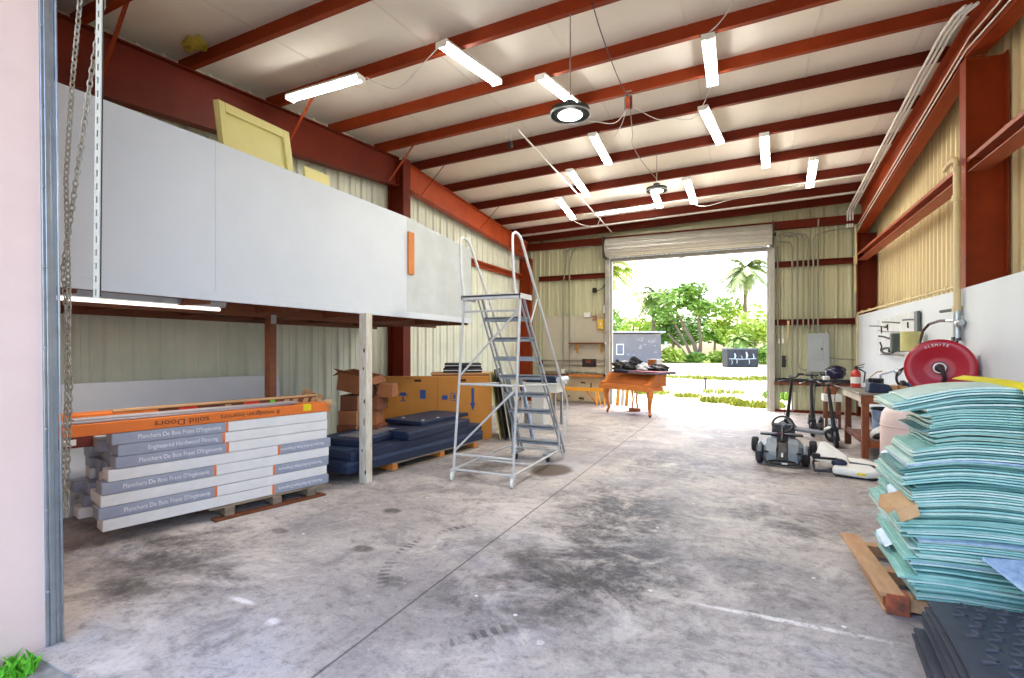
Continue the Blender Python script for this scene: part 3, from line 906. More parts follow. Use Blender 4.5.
t = thing('navy_panel', pn[0][0], 'panel', (C0.x, C0.y, z), a2, 'navy panels on the pallet')
part('slab', local(MB().bx(-.75, 2.10, .0, 1.0, z, z + .155), MN), navy, t, .008)
part('film_edge', local(MB().bx(-.752, 2.102, -.002, .06, z + .10, z + .14), MN), navy_light, t, .002)
z += .157
t = thing('navy_panel', 'wide navy blue panel second from the bottom of the pallet stack', 'panel', (C0.x, C0.y, z), a2, 'navy panels on the pallet')
part('slab', local(MB().box((.72, .52, z + .05), (2.85, 1.0, .1), R(1.5)), MN), navy, t, .008)
part('film_cover', local(MB().box((-.4, .5, z + .103), (.55, .8, .004), R(1.5)), MN), navy_light, t)
z += .107
t = thing('navy_panel', 'narrow navy blue ribbed panel lying on the stack nearest the ladder', 'panel', (C0.x, C0.y, z), a2, 'navy panels on the pallet')
w = MB(); w.box((1.05, .20, z + .055), (1.55, .36, .11), R(4)); part('slab', local(w, MN), navy, t, .008)
w = MB(); w.box((1.05, .03, z + .055), (1.5, .015, .02), R(4)).box((1.05, .03, z + .095), (1.56, .03, .02), R(4)); part('ribbed_edge', local(w, MN), navy_light, t, .002)
t = thing('navy_door', 'navy blue door with a grey glass pane on top of the stack', 'door panel', (C0.x, C0.y, z), a2)
part('slab', local(MB().box((.30, .62, z + .045), (1.6, .70, .085), R(10)), MN), navy, t, .01)
part('glass_pane', local(MB().box((.12, .54, z + .088), (.85, .36, .008), R(10)), MN), M('grey_glass', (128, 134, 140), .2, 0, (110, 116, 124), 3, .3), t)
part('pane_frame', local(MB().box((.12, .76, z + .09), (.9, .05, .014), R(10)).box((.12, .33, z + .09), (.9, .05, .014), R(10)), MN), navy_light, t, .003)
z += .113
t = thing('navy_panel', 'flat navy blue panel topmost on the stack with white tags', 'panel', (C0.x, C0.y, z), a2, 'navy panels on the pallet')
part('slab', local(MB().box((1.42, .60, z + .03), (1.25, .72, .055), R(3)), MN), navy, t, .008)
for x, y in ((.95, .30), (1.0, .75), (1.3, .3)):
    part('white_tag', local(MB().box((x, y, z + .06), (.07, .03, .006), R(20)), MN), white_ink, t)

# ------------------------------------------------------------------ mustard carton and cases behind it
K0 = Vector((-5.9, 7.30)); K1 = Vector((-4.22, 8.28))
d3 = (K1 - K0).normalized(); a3 = math.atan2(d3.y, d3.x); LK = (K1 - K0).length
MK = Matrix.Translation((K0.x, K0.y, 0)) @ Matrix.Rotation(a3, 4, 'Z')
t = thing('flat_carton', 'large flat mustard carton standing on edge with blue shipping marks', 'carton', (K0.x, K0.y, 0), a3)
part('body', local(MB().bx(0, LK, 0, .16, 0, 1.14), MK), card_mustard, t, .008)
for x in (.62, 1.42):
    w = MB(); w.tube([(x - .06, -.003, 1.07), (x + .06, -.003, 1.07)], .022, 8)
    part('hand_hole', local(w, MK), dark_ink, t)
w = MB(); w.bx(LK * .50 - .002, LK * .50 + .002, -.002, 0, .02, 1.12); part('fold_line', local(w, MK), card_dark, t)
def arrow(mb, x, z, h, wd, up=False):
    s_ = 1 if up else -1
    mb.ext([(x - wd * .25, -.003, z - s_ * h / 2), (x + wd * .25, -.003, z - s_ * h / 2), (x + wd * .25, -.003, z + s_ * h * .15), (x + wd / 2, -.003, z + s_ * h * .15), (x, -.003, z + s_ * h / 2), (x - wd / 2, -.003, z + s_ * h * .15), (x - wd * .25, -.003, z + s_ * h * .15)], (0, .003, 0))
w = MB(); arrow(w, 1.60, .72, .42, .10); part('blue_arrow', local(w, MK), blue_ink, t)
w = MB(); w.ext([(.28, -.003, .80), (.44, -.003, .80), (.40, -.003, .86), (.32, -.003, .86)], (0, .003, 0)); w.bx(.35, .37, -.003, 0, .70, .80); w.bx(.31, .41, -.003, 0, .70, .715)
part('blue_mark', local(w, MK), blue_ink, t)
part('blue_mark', local(MB().bx(.66, .76, -.003, 0, .74, .90), MK), blue_ink, t)
w = MB()
w.bx(1.20, 1.34, -.003, 0, .70, .71).bx(1.20, 1.34, -.003, 0, .83, .84).bx(1.20, 1.21, -.003, 0, .70, .84).bx(1.33, 1.34, -.003, 0, .70, .84).bx(1.25, 1.29, -.003, 0, .73, .81).bx(1.05, 1.15, -.003, 0, .72, .80)
part('blue_mark', local(w, MK), blue_ink, t)
t = thing('brown_crate', 'low brown crate behind the mustard carton', 'crate', (K0.x, K0.y, 0), a3)
part('body', local(MB().bx(.85, LK + .0, .2, .75, 0, 1.16), MK), card, t, .006)
part('lid', local(MB().bx(.83, LK + .02, .19, .77, 1.16, 1.19), MK), card_tan, t, .006)
for i, lab in enumerate(('black hard case with a silver rim on the brown crate', 'upper black hard case stacked on the silver rimmed case')):
    t = thing('hard_case', lab, 'case', (K0.x, K0.y, 1.19 + i * .09), a3, 'black cases behind the mustard carton')
    part('shell', local(MB().box((1.42, .45, 1.235 + i * .09), (.72 - i * .04, .42, .088), R(2 * i)), MK), black_plastic, t, .02)
    part('rim', local(MB().box((1.42, .45, 1.235 + i * .09), (.73 - i * .04, .43, .014), R(2 * i)), MK), alum, t, .004)
    part('handle', local(MB().tube([(1.35, .235, 1.235 + i * .09), (1.35, .20, 1.235 + i * .09), (1.49, .20, 1.235 + i * .09), (1.49, .235, 1.235 + i * .09)], .009, 6), MK), black_plastic, t)

# ------------------------------------------------------------------ chain and slotted angle at the near opening
chain_m = M('chain_steel', (176, 172, 160), .45, .3, (128, 118, 100), 9, .5)
def chain(pts, link=.050, r=.0045, wd=.026):
    w = MB()
    L_ = [0]
    P = [Vector(p) for p in pts]
    for i in range(1, len(P)): L_.append(L_[-1] + (P[i] - P[i - 1]).length)
    n = int(L_[-1] / (link * .72))
    for k in range(n):
        s_ = (k + .5) / n * L_[-1]
        i = max(j for j in range(len(L_) - 1) if L_[j] <= s_)
        f_ = (s_ - L_[i]) / (L_[i + 1] - L_[i])
        c = P[i].lerp(P[i + 1], f_)
        d = (P[i + 1] - P[i]).normalized()
        sx = d.cross(Vector((.3, 1, 0))).normalized()
        sy = d.cross(sx)
        a = .9 if k % 2 else -.6
        side = sx * math.cos(a) + sy * math.sin(a)
        w.tube([c + d * (link / 2 * math.cos(q)) * (1 if True else 0) + side * (wd / 2 * math.sin(q)) for q in [2 * PI * j / 10 for j in range(10)]], r, 5, closed=True)
    return w
# ------------------------------------------------------------------ chain loop, slotted angle
YC = 1.64
A = [(-3.36, YC, 4.45), (-3.50, YC, 3.66), (-3.58, YC, 3.21), (-3.65, YC, 2.64), (-3.63, YC, 2.23), (-3.62, YC, 1.93), (-3.64, YC, 1.34), (-3.68, YC, .93), (-3.70, YC, .66)]
Bc = [(-3.71, YC + .03, .66), (-3.70, YC + .03, .93), (-3.67, YC + .03, 1.46), (-3.72, YC + .03, 1.94), (-3.75, YC + .03, 2.12), (-3.61, YC + .03, 2.63), (-3.46, YC + .03, 3.19), (-3.33, YC + .03, 3.61), (-3.1, YC + .03, 4.45)]
single('hoist_chain', chain(A + Bc), chain_m, 'long steel hoist chain loop hanging beside the pink wall end', 'chain')
t = thing('slotted_angle', 'perforated galvanised angle bar hanging down in front of the white panel', 'bar', (-3.33, YC, 1.93))
w = MB()
ax0, ax1, zb_, zt_ = -3.368, -3.318, 1.93, 4.46
lean_ = .018
n = 34
pitch = (zt_ - zb_) / n
def X_(x, z): return x + lean_ * (z - zb_)
for i in range(n):
    z0, z1 = zb_ + i * pitch, zb_ + (i + 1) * pitch
    zs0, zs1 = z0 + pitch * .22, z0 + pitch * .72
    for (xa, xb, za, zc) in ((ax0, ax0 + .016, z0, z1), (ax1 - .018, ax1, z0, z1), (ax0 + .016, ax1 - .018, z0, zs0), (ax0 + .016, ax1 - .018, zs1, z1)):
        w.ext([(X_(xa, za), YC, za), (X_(xb, za), YC, za), (X_(xb, zc), YC, zc), (X_(xa, zc), YC, zc)], (0, .003, 0))
w.ext([(X_(ax1, zb_), YC, zb_), (X_(ax1, zt_), YC, zt_), (X_(ax1, zt_), YC + .006, zt_), (X_(ax1, zb_), YC + .006, zb_)], (.003, 0, 0))
part('face', w, M('zinc_paint', (206, 206, 192), .5, 0, (184, 184, 172), 7, .4), t)

w = MB(); w.ext([(X_(ax0, zb_ + .01), YC + .012, zb_ + .01), (X_(ax1, zb_ + .01), YC + .012, zb_ + .01), (X_(ax1, zt_), YC + .012, zt_), (X_(ax0, zt_), YC + .012, zt_)], (0, .003, 0)); part('slot_shade_plate', w, M('slot_shade_tone', (84, 82, 74), .6, .3), t)  # dark plate added behind the slots, its colour standing in for shade

# ------------------------------------------------------------------ rolling safety ladder
t = thing('rolling_ladder', 'tall grey rolling safety ladder with handrails and open steps', 'ladder', (-2.9, 6.3, 0))
steel = M('grey_painted_steel', (212, 212, 208), .45, .05, (190, 190, 188), 7, .4)
steel_dk = M('grey_step_steel', (164, 168, 172), .5, .15, (136, 142, 148), 8, .5)
XLb, XRb, XLt, XRt = -3.34, -2.52, -3.21, -2.45
def up(side, z):
    k = (z - .1) / 2.17
    return ((XLb + (XLt - XLb) * k) if side == 'L' else (XRb + (XRt - XRb) * k), 5.5 + .05 * k, z)
for sd in 'LR':
    w = MB(); w.tube([up(sd, .1), up(sd, 2.27)], .017, 8); part('upright', w, steel, t)
for z in (.14, .33, 1.2, 2.1):
    w = MB(); w.tube([up('L', z), up('R', z)], .013, 8); part('cross_rail', w, steel, t)
for za, zb in ((1.3, 2.12), (.37, 1.17)):
    w = MB(); w.tube([up('L', za), up('R', zb)], .013, 8); part('brace', w, steel, t)
for sd, x in (('L', XLb), ('R', XRb)):
    w = MB(); w.tube([up(sd, .14), (x, 7.0, .15), (x, 7.15, .145), (x, 7.23, .11), (x, 7.26, .05), (x, 7.26, 0.0)], .015, 8); part('base_rail', w, steel, t)
w = MB(); w.tube([(XLb, 6.1, .145), (XRb, 6.1, .145)], .012, 8); part('cross_rail', w, steel, t)
w = MB(); w.tube([(XLb, 7.1, .147), (XRb, 7.1, .147)], .012, 8); part('cross_rail', w, steel, t)
for sd, x in (('L', XLb), ('R', XRb)):
    w = MB(); w.box((x, 5.49, .12), (.05, .05, .06)); w.beam((x - .02, 5.49, .12), (x - .02, 5.47, .05), .03, .006, (1, 0, 0)); w.beam((x + .02, 5.49, .12), (x + .02, 5.47, .05), .03, .006, (1, 0, 0))
    c = part('caster', w, steel, t)
    w = MB(); w.lathe([(.03, -.015), (.052, -.013), (.055, 0), (.052, .013), (.03, .015)], (x, 5.465, .056), (1, .3, 0), 18); part('wheel', w, white_enamel, c)
def xs(i): return (-3.20 + .02 * (i - 1), -2.53 + .004 * (i - 1))
for i in range(1, 9):
    x0, x1 = xs(i); y = 7.2 - (i - 1) * .188; z = .254 * i
    w = MB(); w.bx(x0, x1, y - .09, y + .09, z - .012, z); w.bx(x0, x1, y + .082, y + .09, z - .045, z); w.bx(x0, x1, y - .09, y - .082, z - .045, z)
    nt_ = 18
    for k in range(nt_):
        xx = x0 + (k + .5) * (x1 - x0) / nt_
        for yy in (-.086, -.03, .03, .086):
            w.bx(xx - .008, xx + .008, y + yy - .004, y + yy + .004, z, z + .012)
    part('step', w, steel_dk, t)
w = MB(); w.bx(XLt - .02, XRt + .02, 5.5, 5.86, 2.272, 2.29); w.bx(XLt - .02, XRt + .02, 5.5, 5.515, 2.24, 2.30); w.bx(XLt - .02, XLt - .005, 5.5, 5.86, 2.24, 2.30); w.bx(XRt + .005, XRt + .02, 5.5, 5.86, 2.24, 2.30)
part('platform', w, steel, t)
for sd in (0, 1):
    a = (xs(1)[sd] + (-.012 if sd == 0 else .012), 7.36, .08); b = (xs(9)[sd] + (-.012 if sd == 0 else .012), 5.72, 2.27)
    w = MB(); w.beam(a, b, .02, .035); w.tube([(a[0], a[1] - .10, a[2] - .02), (b[0], b[1] - .10, b[2] - .03)], .012, 6)
    part('stringer', w, steel_dk, t)
for sd, x, xb in (('L', XLt, -3.22), ('R', XRt - .05, -2.47)):
    w = MB()
    x2 = xs(1)[0] - .03 if sd == 'L' else xs(1)[1] + .04
    w.tube([(x, 5.53, 2.29), (x - .02, 5.51, 2.55), (x - .03, 5.50, 2.94), (x - .03, 5.515, 3.0), (x - .02, 5.56, 3.03), (x - .01, 5.62, 3.02), (x + .0, 5.68, 2.98), (x2, 7.38, .86), (x2, 7.41, .79), (x2, 7.40, .72), (x2 - .0, 7.27, .32)], .0165, 8)
    part('handrail', w, steel, t)
    w = MB(); w.beam((x - .01, 5.98, 1.92), (x, 6.22, 2.30), .03, .006, (1, 0, 0)); part('handrail_strut', w, steel, t)
    w = MB(); w.tube([(x2, 6.55, 1.15), up(sd, 1.2)], .011, 6); part('side_rail', w, steel, t)
    w = MB(); w.tube([(x2, 7.05, .14), (x2, 7.0, .55)], .012, 6); part('rear_leg', w, steel, t)
for x in (-3.12, -2.62):
    w = MB(); w.bx(x - .05, x + .05, 6.85, 7.1, .10, .13); w.beam((x, 6.95, .12), (x, 6.92, .05), .05, .01, (1, 0, 0)); c = part('spring_caster', w, steel_dk, t)
    w = MB(); w.lathe([(.02, -.014), (.045, -.012), (.048, 0), (.045, .012), (.02, .014)], (x, 6.92, .049), (1, 0, 0), 16); part('wheel', w, black_rubber, c)

# ------------------------------------------------------------------ sheets leaning behind the ladder
lean_spec = [('pale_sheet', 'yellow edged sheet leaning behind the ladder beside the mustard carton', -4.25, 8.42, 1.22, (222, 206, 140)), ('pale_sheet', 'dark thin sheet leaning behind the ladder next to the yellow edged one', -4.17, 8.46, 1.26, (60, 52, 46)),
             ('pale_sheet', 'cream sheet leaning in the middle of the row behind the ladder', -4.09, 8.50, 1.18, (226, 220, 198)), ('pale_sheet', 'black framed sheet leaning behind the ladder beside the blue panel', -4.0, 8.52, 1.1, (36, 38, 44))]
for nm, lab, x, y, h, col in lean_spec:
    w = MB(); w.ext([(x + .22, y - .2, 0), (x + .24, y - .2, .0), (x + .02, y - .2, h), (x, y - .2, h)], (-.25, .75, 0))
    single('leaning_sheet', w, M('sheet_%d' % col[0], col, .6), lab, 'sheet', 'sheets leaning behind the ladder', bevel=.003)
blue_pl = M('pale_blue_plastic', (158, 178, 206), .4, 0, (138, 160, 192), 3, .4)
t = thing('folding_panel', 'pale blue ribbed plastic panel leaning behind the ladder steps', 'panel', (-3.6, 8.4, 0))
w = MB(); w.ext([(-3.42, 8.3, 0), (-3.39, 8.3, 0), (-3.66, 8.4, 1.08), (-3.69, 8.4, 1.08)], (-.22, .42, 0)); part('face', w, blue_pl, t, .008)
for k in range(3):
    w = MB(); q = .06 + k * .13
    w.beam((-3.39 - .22 * q / .5, 8.29 + .42 * q / .5, .08), (-3.64 - .22 * q / .5, 8.38 + .42 * q / .5, 1.0), .03, .02, (1, 0, 0)); part('rib', w, navy_light if k == 1 else blue_pl, t, .004)
# folding table beyond the ladder
t = thing('utility_table', 'small table with a dark top and white sides seen through the ladder', 'table', (-3.95, 10.2, 0))
part('tabletop', MB().bx(-4.4, -3.55, 9.95, 10.55, .88, .92), white_enamel, t, .006)
part('apron', MB().bx(-4.36, -3.59, 9.99, 10.51, .72, .88), white_enamel, t, .004)
for x in (-4.3, -3.65):
    for y in (10.03, 10.47):
        part('leg', MB().bx(x - .025, x + .025, y - .025, y + .025, 0, .72), galv, t)
part('pedestal_cabinet', MB().bx(-4.2, -3.92, 10.1, 10.45, .0, .72), white_enamel, t, .008)
t = thing('equipment_case', 'dark flat case with rolled white end lying on the small table', 'case', (-3.95, 10.2, .92))
part('body', MB().bx(-4.3, -3.62, 10.0, 10.45, .92, 1.06), navy, t, .02)
part('rolled_end', MB().cyl((-3.54, 10.0, .99), (-3.54, 10.45, .99), .065, 16), white_panel, t)

# ------------------------------------------------------------------ back wall, left part
plaster = M('grey_wall_board', (190, 184, 164), .7, 0, (174, 168, 148), 1.5, .4)
dirty = M('dirty_white_board', (206, 196, 168), .75, 0, (176, 150, 112), 2.6, .3)
YW = 15.02
w = MB(); w.bx(-5.85, -4.78, YW, YW + .02, .92, 2.64)
single('wall_board', w, plaster, 'grey board screwed to the back wall, left of the conduits', 'board')
w = MB(); w.bx(-4.775, -3.86, YW, YW + .02, .92, 2.62)
single('wall_board', w, plaster, 'grey board screwed to the back wall behind the small shelf', 'board')
t = thing('kick_board', 'dirty white low board with torn holes under the back wall ledge', 'board', (-4.8, YW, 0))
part('board', MB().bx(-5.85, -3.86, YW, YW + .02, .03, .78), dirty, t)
w = MB()
for x, z, a, b in ((-4.55, .60, .07, .025), (-4.3, .52, .02, .08), (-4.6, .12, .08, .03), (-5.0, .18, .03, .02)):
    w.box((x, YW - .001, z), (a * 2, .003, b * 2), 0, 0, .1)
part('torn_hole', w, dark_ink, t)
t = thing('wall_ledge', 'dark ledge with an orange front along the bottom of the back wall boards', 'ledge', (-4.8, 14.95, .79))
part('board', MB().bx(-5.85, -3.86, 14.88, YW, .81, .86), wood_brown, t, .004)
part('orange_front', MB().bx(-4.95, -3.9, 14.86, 14.88, .78, .86), wood_orange, t, .003)
conduit_m = M('grey_conduit', (150, 150, 136), .45, .3, (132, 132, 120), 4, .4)
for x, lab in ((-5.17, 'left grey conduit with box end on the back wall boards'), (-4.97, 'right grey conduit beside the shelf on the back wall')):
    t = thing('conduit', lab, 'conduit', (x, 14.97, .86), 0, 'conduits on the back wall left of the roll-up door')
    part('pipe', MB().tube([(x, 14.985, .95), (x, 14.985, 3.6), (x + (.10 if x < -5 else .02), 14.95, 4.3), (x + .14, 14.93, 4.62), (x + .25, 14.91, 4.68), (x + .7, 14.91, 4.69)], .022, 8), conduit_m, t)
    part('end_box', MB().bx(x - .05, x + .05, 14.93, YW, .87, 1.0), white_enamel if x < -5 else conduit_m, t, .005)
w = MB(); w.bx(-4.5, -4.3, 14.95, YW + .02, 2.58, 2.72); single('junction_box', w, white_enamel, 'white junction box above the shelf board on the back wall', 'box', bevel=.006)
w = MB(); w.bx(-4.24, -4.12, 14.95, YW + .02, 2.48, 2.62); single('junction_box', w, M('brown_box', (150, 112, 84), .6), 'brown junction box between the white box and the yellow switch', 'box', bevel=.006)
t = thing('switch_cover', 'tan cover plate with a yellow switch box by the back opening', 'switch', (-3.96, YW, 2.2))
part('plate', MB().bx(-4.14, -3.87, YW - .015, YW, 2.1, 2.66), M('tan_plate', (188, 172, 140), .6), t, .003)
part('switch_box', MB().bx(-4.07, -3.9, 14.93, YW - .015, 2.22, 2.5), M('yellow_box', (240, 200, 70), .5), t, .01)
part('toggle', MB().bx(-3.99, -3.97, 14.91, 14.93, 2.33, 2.4), white_enamel, t, .003)
w = MB(); w.bx(-3.90, -3.80, 14.92, YW, 2.68, 2.92); single('junction_box', w, white_enamel, 'small white box high beside the guide post of the back opening', 'box', bevel=.006)
t = thing('wall_shelf', 'thin brown wall shelf on two timber brackets at the back wall', 'shelf', (-4.45, 14.9, 1.5))
part('shelf_board', MB().bx(-4.94, -3.83, 14.80, YW, 1.77, 1.81), wood_brown, t, .003)
for x in (-4.72, -3.98):
    w = MB(); w.bx(x - .03, x + .03, 14.99, YW, 1.5, 1.77); w.beam((x, 14.83, 1.76), (x, 15.0, 1.55), .035, .03, (1, 0, 0)); part('bracket', w, wood_yellow, t, .003)
w = MB(); w.cyl((-3.83, 14.82, 1.79), (-3.80, 14.82, 1.79), .03, 10); part('white_knob', w, white_enamel, t)
t = thing('outlet_panel', 'black recessed outlet panel under the wall shelf', 'outlet', (-4.35, YW, 1.1))
part('frame', MB().bx(-4.57, -4.14, 14.99, YW, 1.08, 1.32), black_plastic, t, .005)
part('socket', MB().bx(-4.45, -4.3, 14.975, 14.99, 1.2, 1.3), card_dark, t, .004)
w = MB(); w.bx(-4.12, -3.87, YW - .006, YW, .88, 1.45); single('patch_board', w, M('pale_patch', (202, 196, 174), .7), 'paler square patch on the grey board beside the black outlet', 'board')
w = MB(); w.tube(sag((-3.72, 14.95, 3.74), (-4.16, 15.0, 3.38), .12), .012, 6); w.box((-4.18, 14.99, 3.38), (.12, .06, .14)); single('cable', w, cable_m, 'black cable looping from the door post under the high girt', 'cable')
# sawhorse bench
t = thing('sawhorse', 'orange timber sawhorse standing along the back wall', 'sawhorse', (-4.6, 14.4, 0))
part('top_beam', MB().bx(-5.42, -3.62, 14.36, 14.45, .40, .50), M('yellow_orange_paint', (240, 172, 40), .55, 0, (226, 150, 34), 3, .4), t, .004)
ypm = bpy.data.materials['yellow_orange_paint']
for x in (-5.3, -3.95, -3.72):
    for s_ in (-1, 1):
        w = MB(); w.beam((x, 14.4 + s_ * .05, .42), (x + (.05 if x > -5 else -.05), 14.4 + s_ * .2, 0.0), .06, .03, (1, 0, 0)); part('leg', w, ypm, t, .003)
w = MB(); w.beam((-4.25, 14.4, .40), (-3.98, 14.34, .10), .05, .03); part('brace', w, wood_orange, t, .003)
w = MB(); w.beam((-3.7, 14.3, .40), (-3.55, 14.24, .0), .06, .03); part('brace', w, ypm, t, .003)
for k, (x, lab) in enumerate(((-3.46, 'pale yellow board upright behind the piano'), (-3.32, 'cream board upright beside the pale yellow board behind the piano'), (-3.20, 'yellow board nearest the doorway behind the piano'))):
    w = MB(); w.ext([(x, 14.62, 0), (x + .1, 14.60, 0), (x + .1, 14.78, .55 + .03 * k), (x, 14.8, .55 + .03 * k)], (0, .02, 0))
    single('loose_board', w, (wood_yellow, white_panel, wood_yellow)[k], lab, 'board', 'boards standing behind the piano')

# ------------------------------------------------------------------ piano
pm = M('honey_piano_wood', (216, 130, 58), .32, 0, (190, 104, 42), 2.2, .5, 0, stretch=(1.2, 6, 6))
pmd = M('dark_honey_wood', (176, 96, 42), .4, 0, (150, 76, 30), 2.2, .5, 0, stretch=(1.2, 6, 6))
PA = math.atan2(-.80, 1.36)
MP = Matrix.Translation((-3.40, 13.05, 0)) @ Matrix.Rotation(PA, 4, 'Z')
t = thing('baby_grand_piano', 'honey brown baby grand piano with carved cabriole legs', 'piano', (-3.40, 13.05, 0), PA)
WP = 1.50
rim = [(0, .22), (WP, .22), (WP, .62)]
for i in range(9):
    a = i / 8
    rim.append((WP - .06 - (WP - .62) * a, .62 + .62 * (1 - (1 - a) ** 1.8) * (.55 + .45 * a)))
rim += [(.42, 1.28), (.2, 1.3), (.05, 1.22), (0, 1.1)]
part('rim_case', local(MB().ext([(x, y, .72) for x, y in rim], (0, 0, .28)), MP), pm, t, .01)
part('lid', local(MB().ext([(x * 1.02 - .015, y * 1.02 - .01, 1.003) for x, y in rim], (0, 0, .022)), MP), pm, t, .006)
part('key_bed', local(MB().bx(-.04, WP + .04, -.14, .45, .62, .72), MP), pm, t, .012)
part('key_slip', local(MB().bx(.1, WP - .1, -.13, -.08, .72, .755), MP), pm, t, .006)
part('fallboard', local(MB().ext([(.1, -.06, .722), (.1, .0, .722), (.1, .23, .98), (.1, .215, .99)], (WP - .2, 0, 0)), MP), pmd, t, .004)
for x in (-.02, WP - .08):
    part('cheek_arm', local(MB().ext([(x, -.12, .72), (x, .24, .72), (x, .24, 1.0), (x, .17, .99), (x, .08, .86), (x, -.0, .80), (x, -.12, .79)], (.10, 0, 0)), MP), pm, t, .01)
def cab_leg(cx, cy, ox, oy):
    prof = [(.66, .0, .075), (.58, .02, .085), (.50, .035, .075), (.40, .03, .055), (.30, .01, .042), (.20, -.012, .033), (.12, -.015, .03), (.075, .0, .036), (.05, .015, .045)]
    w = MB(); w.tube([(cx + ox * d, cy + oy * d, z) for z, d, r in prof], [r for z, d, r in prof], 12)
    return w
for cx, cy, ox, oy in ((.10, .06, -1, -1), (WP - .02, .04, 1, -1), (.62, 1.02, 0, 1)):
    lg = part('leg', local(cab_leg(cx, cy, ox, oy), MP), pm, t)
    w = MB(); w.lathe([(.012, -.014), (.026, -.012), (.026, .012), (.012, .014)], (cx + ox * .012, cy + oy * .012, .027), (1, 0, 0), 12); part('caster', local(w, MP), black_plastic, lg)
w = MB()
for s_ in (-1, 1):
    w.tube([(.75 + s_ * q, .34, z) for q, z in ((.05, .64), (.075, .52), (.06, .42), (.05, .34), (.07, .26), (.085, .20), (.08, .14))], .022, 8)
ly = part('pedal_lyre', local(w, MP), pm, t)
part('pedal_box', local(MB().bx(.62, .88, .26, .42, .06, .15), MP), pmd, ly, .015)
w = MB()
for x in (.70, .75, .80): w.bx(x - .015, x + .015, .12, .28, .06, .075)
part('pedal', local(w, MP), M('brass', (200, 160, 80), .3, .9), ly, .003)
part('music_desk', local(MB().box((.72, .30, 1.03), (.7, .03, .03)), MP), pmd, t, .004)
# things on the piano
def crumple(c, r, seed, nu=26, nv=14, amp=.35):
    rr = random.Random(seed)
    w = MB(); w.ell((0, 0, 0), (1, 1, 1), nu, nv)
    ph = [(rr.uniform(2, 9), rr.uniform(2, 9), rr.uniform(2, 9), rr.uniform(0, 6)) for _ in range(9)]
    vs = []
    for v in w.v:
        k = 1 + amp * sum(math.sin(a * v[0] + b * v[1] + d * v[2] + e) for a, b, d, e in ph) / 4
        vs.append((c[0] + r[0] * v[0] * k, c[1] + r[1] * v[1] * k, max(c[2] + r[2] * v[2] * k, c[2] - r[2] * .92)))
    w.v = vs
    return w
pz = 1.026
def onp(x, y, z=0): return tuple(MP @ Vector((x, y, pz + z)))
single('black_bag', crumple(onp(.28, .42, .15), (.26, .2, .16), 3), black_plastic, 'crumpled black bag on the left end of the piano', 'bag', 'bags heaped on the piano')
single('black_bag', crumple(onp(.62, .50, .17), (.22, .2, .185), 8), black_rubber, 'tall crumpled black bag in the middle of the heap on the piano', 'bag', 'bags heaped on the piano')
single('white_cloth', crumple(onp(.92, .45, .11), (.17, .15, .12), 5), white_panel, 'crumpled white cloth beside the black bags on the piano', 'cloth')
single('black_bag', crumple(onp(1.25, .62, .10), (.24, .16, .11), 12), black_plastic, 'low crumpled black bag right of the white cloth on the piano', 'bag', 'bags heaped on the piano')
t = thing('small_carton', 'small brown and white carton on top of the piano heap', 'carton', onp(.86, .95), PA)
part('body', local(MB().bx(.70, 1.02, .86, 1.06, pz + .0, pz + .34), MP), white_panel, t, .006)
part('brown_face', local(MB().bx(.73, 1.0, .852, .86, pz + .18, pz + .33), MP), card, t, .003)
t = thing('folded_mat', 'folded dark red mat with a grey edge overhanging the piano', 'mat', onp(1.25, .3), PA)
part('top_sheet', local(MB().bx(.80, 1.78, .05, .62, pz + .035, pz + .062), MP), M('dark_red_vinyl', (140, 40, 52), .5, 0, (120, 30, 44), 3, .4), t, .01)
part('lining', local(MB().bx(.78, 1.80, .03, .60, pz + .0, pz + .038), MP), M('grey_quilt', (104, 104, 116), .7, 0, (84, 84, 98), 6, .4), t, .012)
w = crumple(onp(.6, .14, .035), (.3, .1, .04), 21); single('dark_cloth', w, navy, 'dark blue cloth bunched at the front edge of the piano', 'cloth')

# ------------------------------------------------------------------ ceiling lights
lamp_glow = M('lamp_glow', (255, 250, 240), .4, emit=14)
tube_glow = M('tube_glow', (255, 252, 246), .4, emit=42)
tube_fill = M('tube_fill_glow', (240, 240, 234), .4, emit=38)  # glow added to unlit battens to brighten the ceiling
housing_dk = M('dark_lamp_housing', (66, 72, 70), .5, .4, (52, 58, 56), 9, .4)
def highbay(lab, x, y, z, r, cord):
    t = thing('high_bay_lamp', lab, 'lamp', (x, y, z), 0, 'high bay lamps')
    part('housing', MB().lathe([(r * .62, -.012), (r, -.02), (r, .0), (r * .97, .012), (r * .8, .022), (r * .42, .04), (r * .36, .06), (r * .32, .12), (r * .1, .14)], (x, y, z), n=40), housing_dk, t)
    w = MB()
    for i in range(40):
        a = 2 * PI * i / 40
        w.beam((x + r * .5 * math.cos(a), y + r * .5 * math.sin(a), z - .012), (x + r * .97 * math.cos(a), y + r * .97 * math.sin(a), z - .022), .006, .014)
        w.beam((x + r * .5 * math.cos(a), y + r * .5 * math.sin(a), z + .05), (x + r * .97 * math.cos(a), y + r * .97 * math.sin(a), z + .03), .006, .02)
    part('heat_sink', w, housing_dk, t)
    part('lens', MB().lathe([(r * .60, -.018), (r * .60, -.03), (r * .3, -.034)], (x, y, z), n=32), lamp_glow, t)
    part('rim', MB().torus((x, y, z - .02), r, .008, n=40), alum, t)
    part('hook', MB().torus((x, y, z + .165), .03, .006, (1, 0, 0), 14, 6), alum, t)
    part('hanging_cord', MB().tube(cord, .007, 6), chain_m, t)
    ld = bpy.data.lights.new('lamp_light', 'AREA')
    ld.shape = 'DISK'
    ld.size = r * 1.1
    ld.energy = LAMP_W
    ld.color = (1, .97, .92)
    lo = bpy.data.objects.new('lamp_light', ld); COL.objects.link(lo); lo.location = (x, y, z - .045)
    return t
LAMP_W = 60
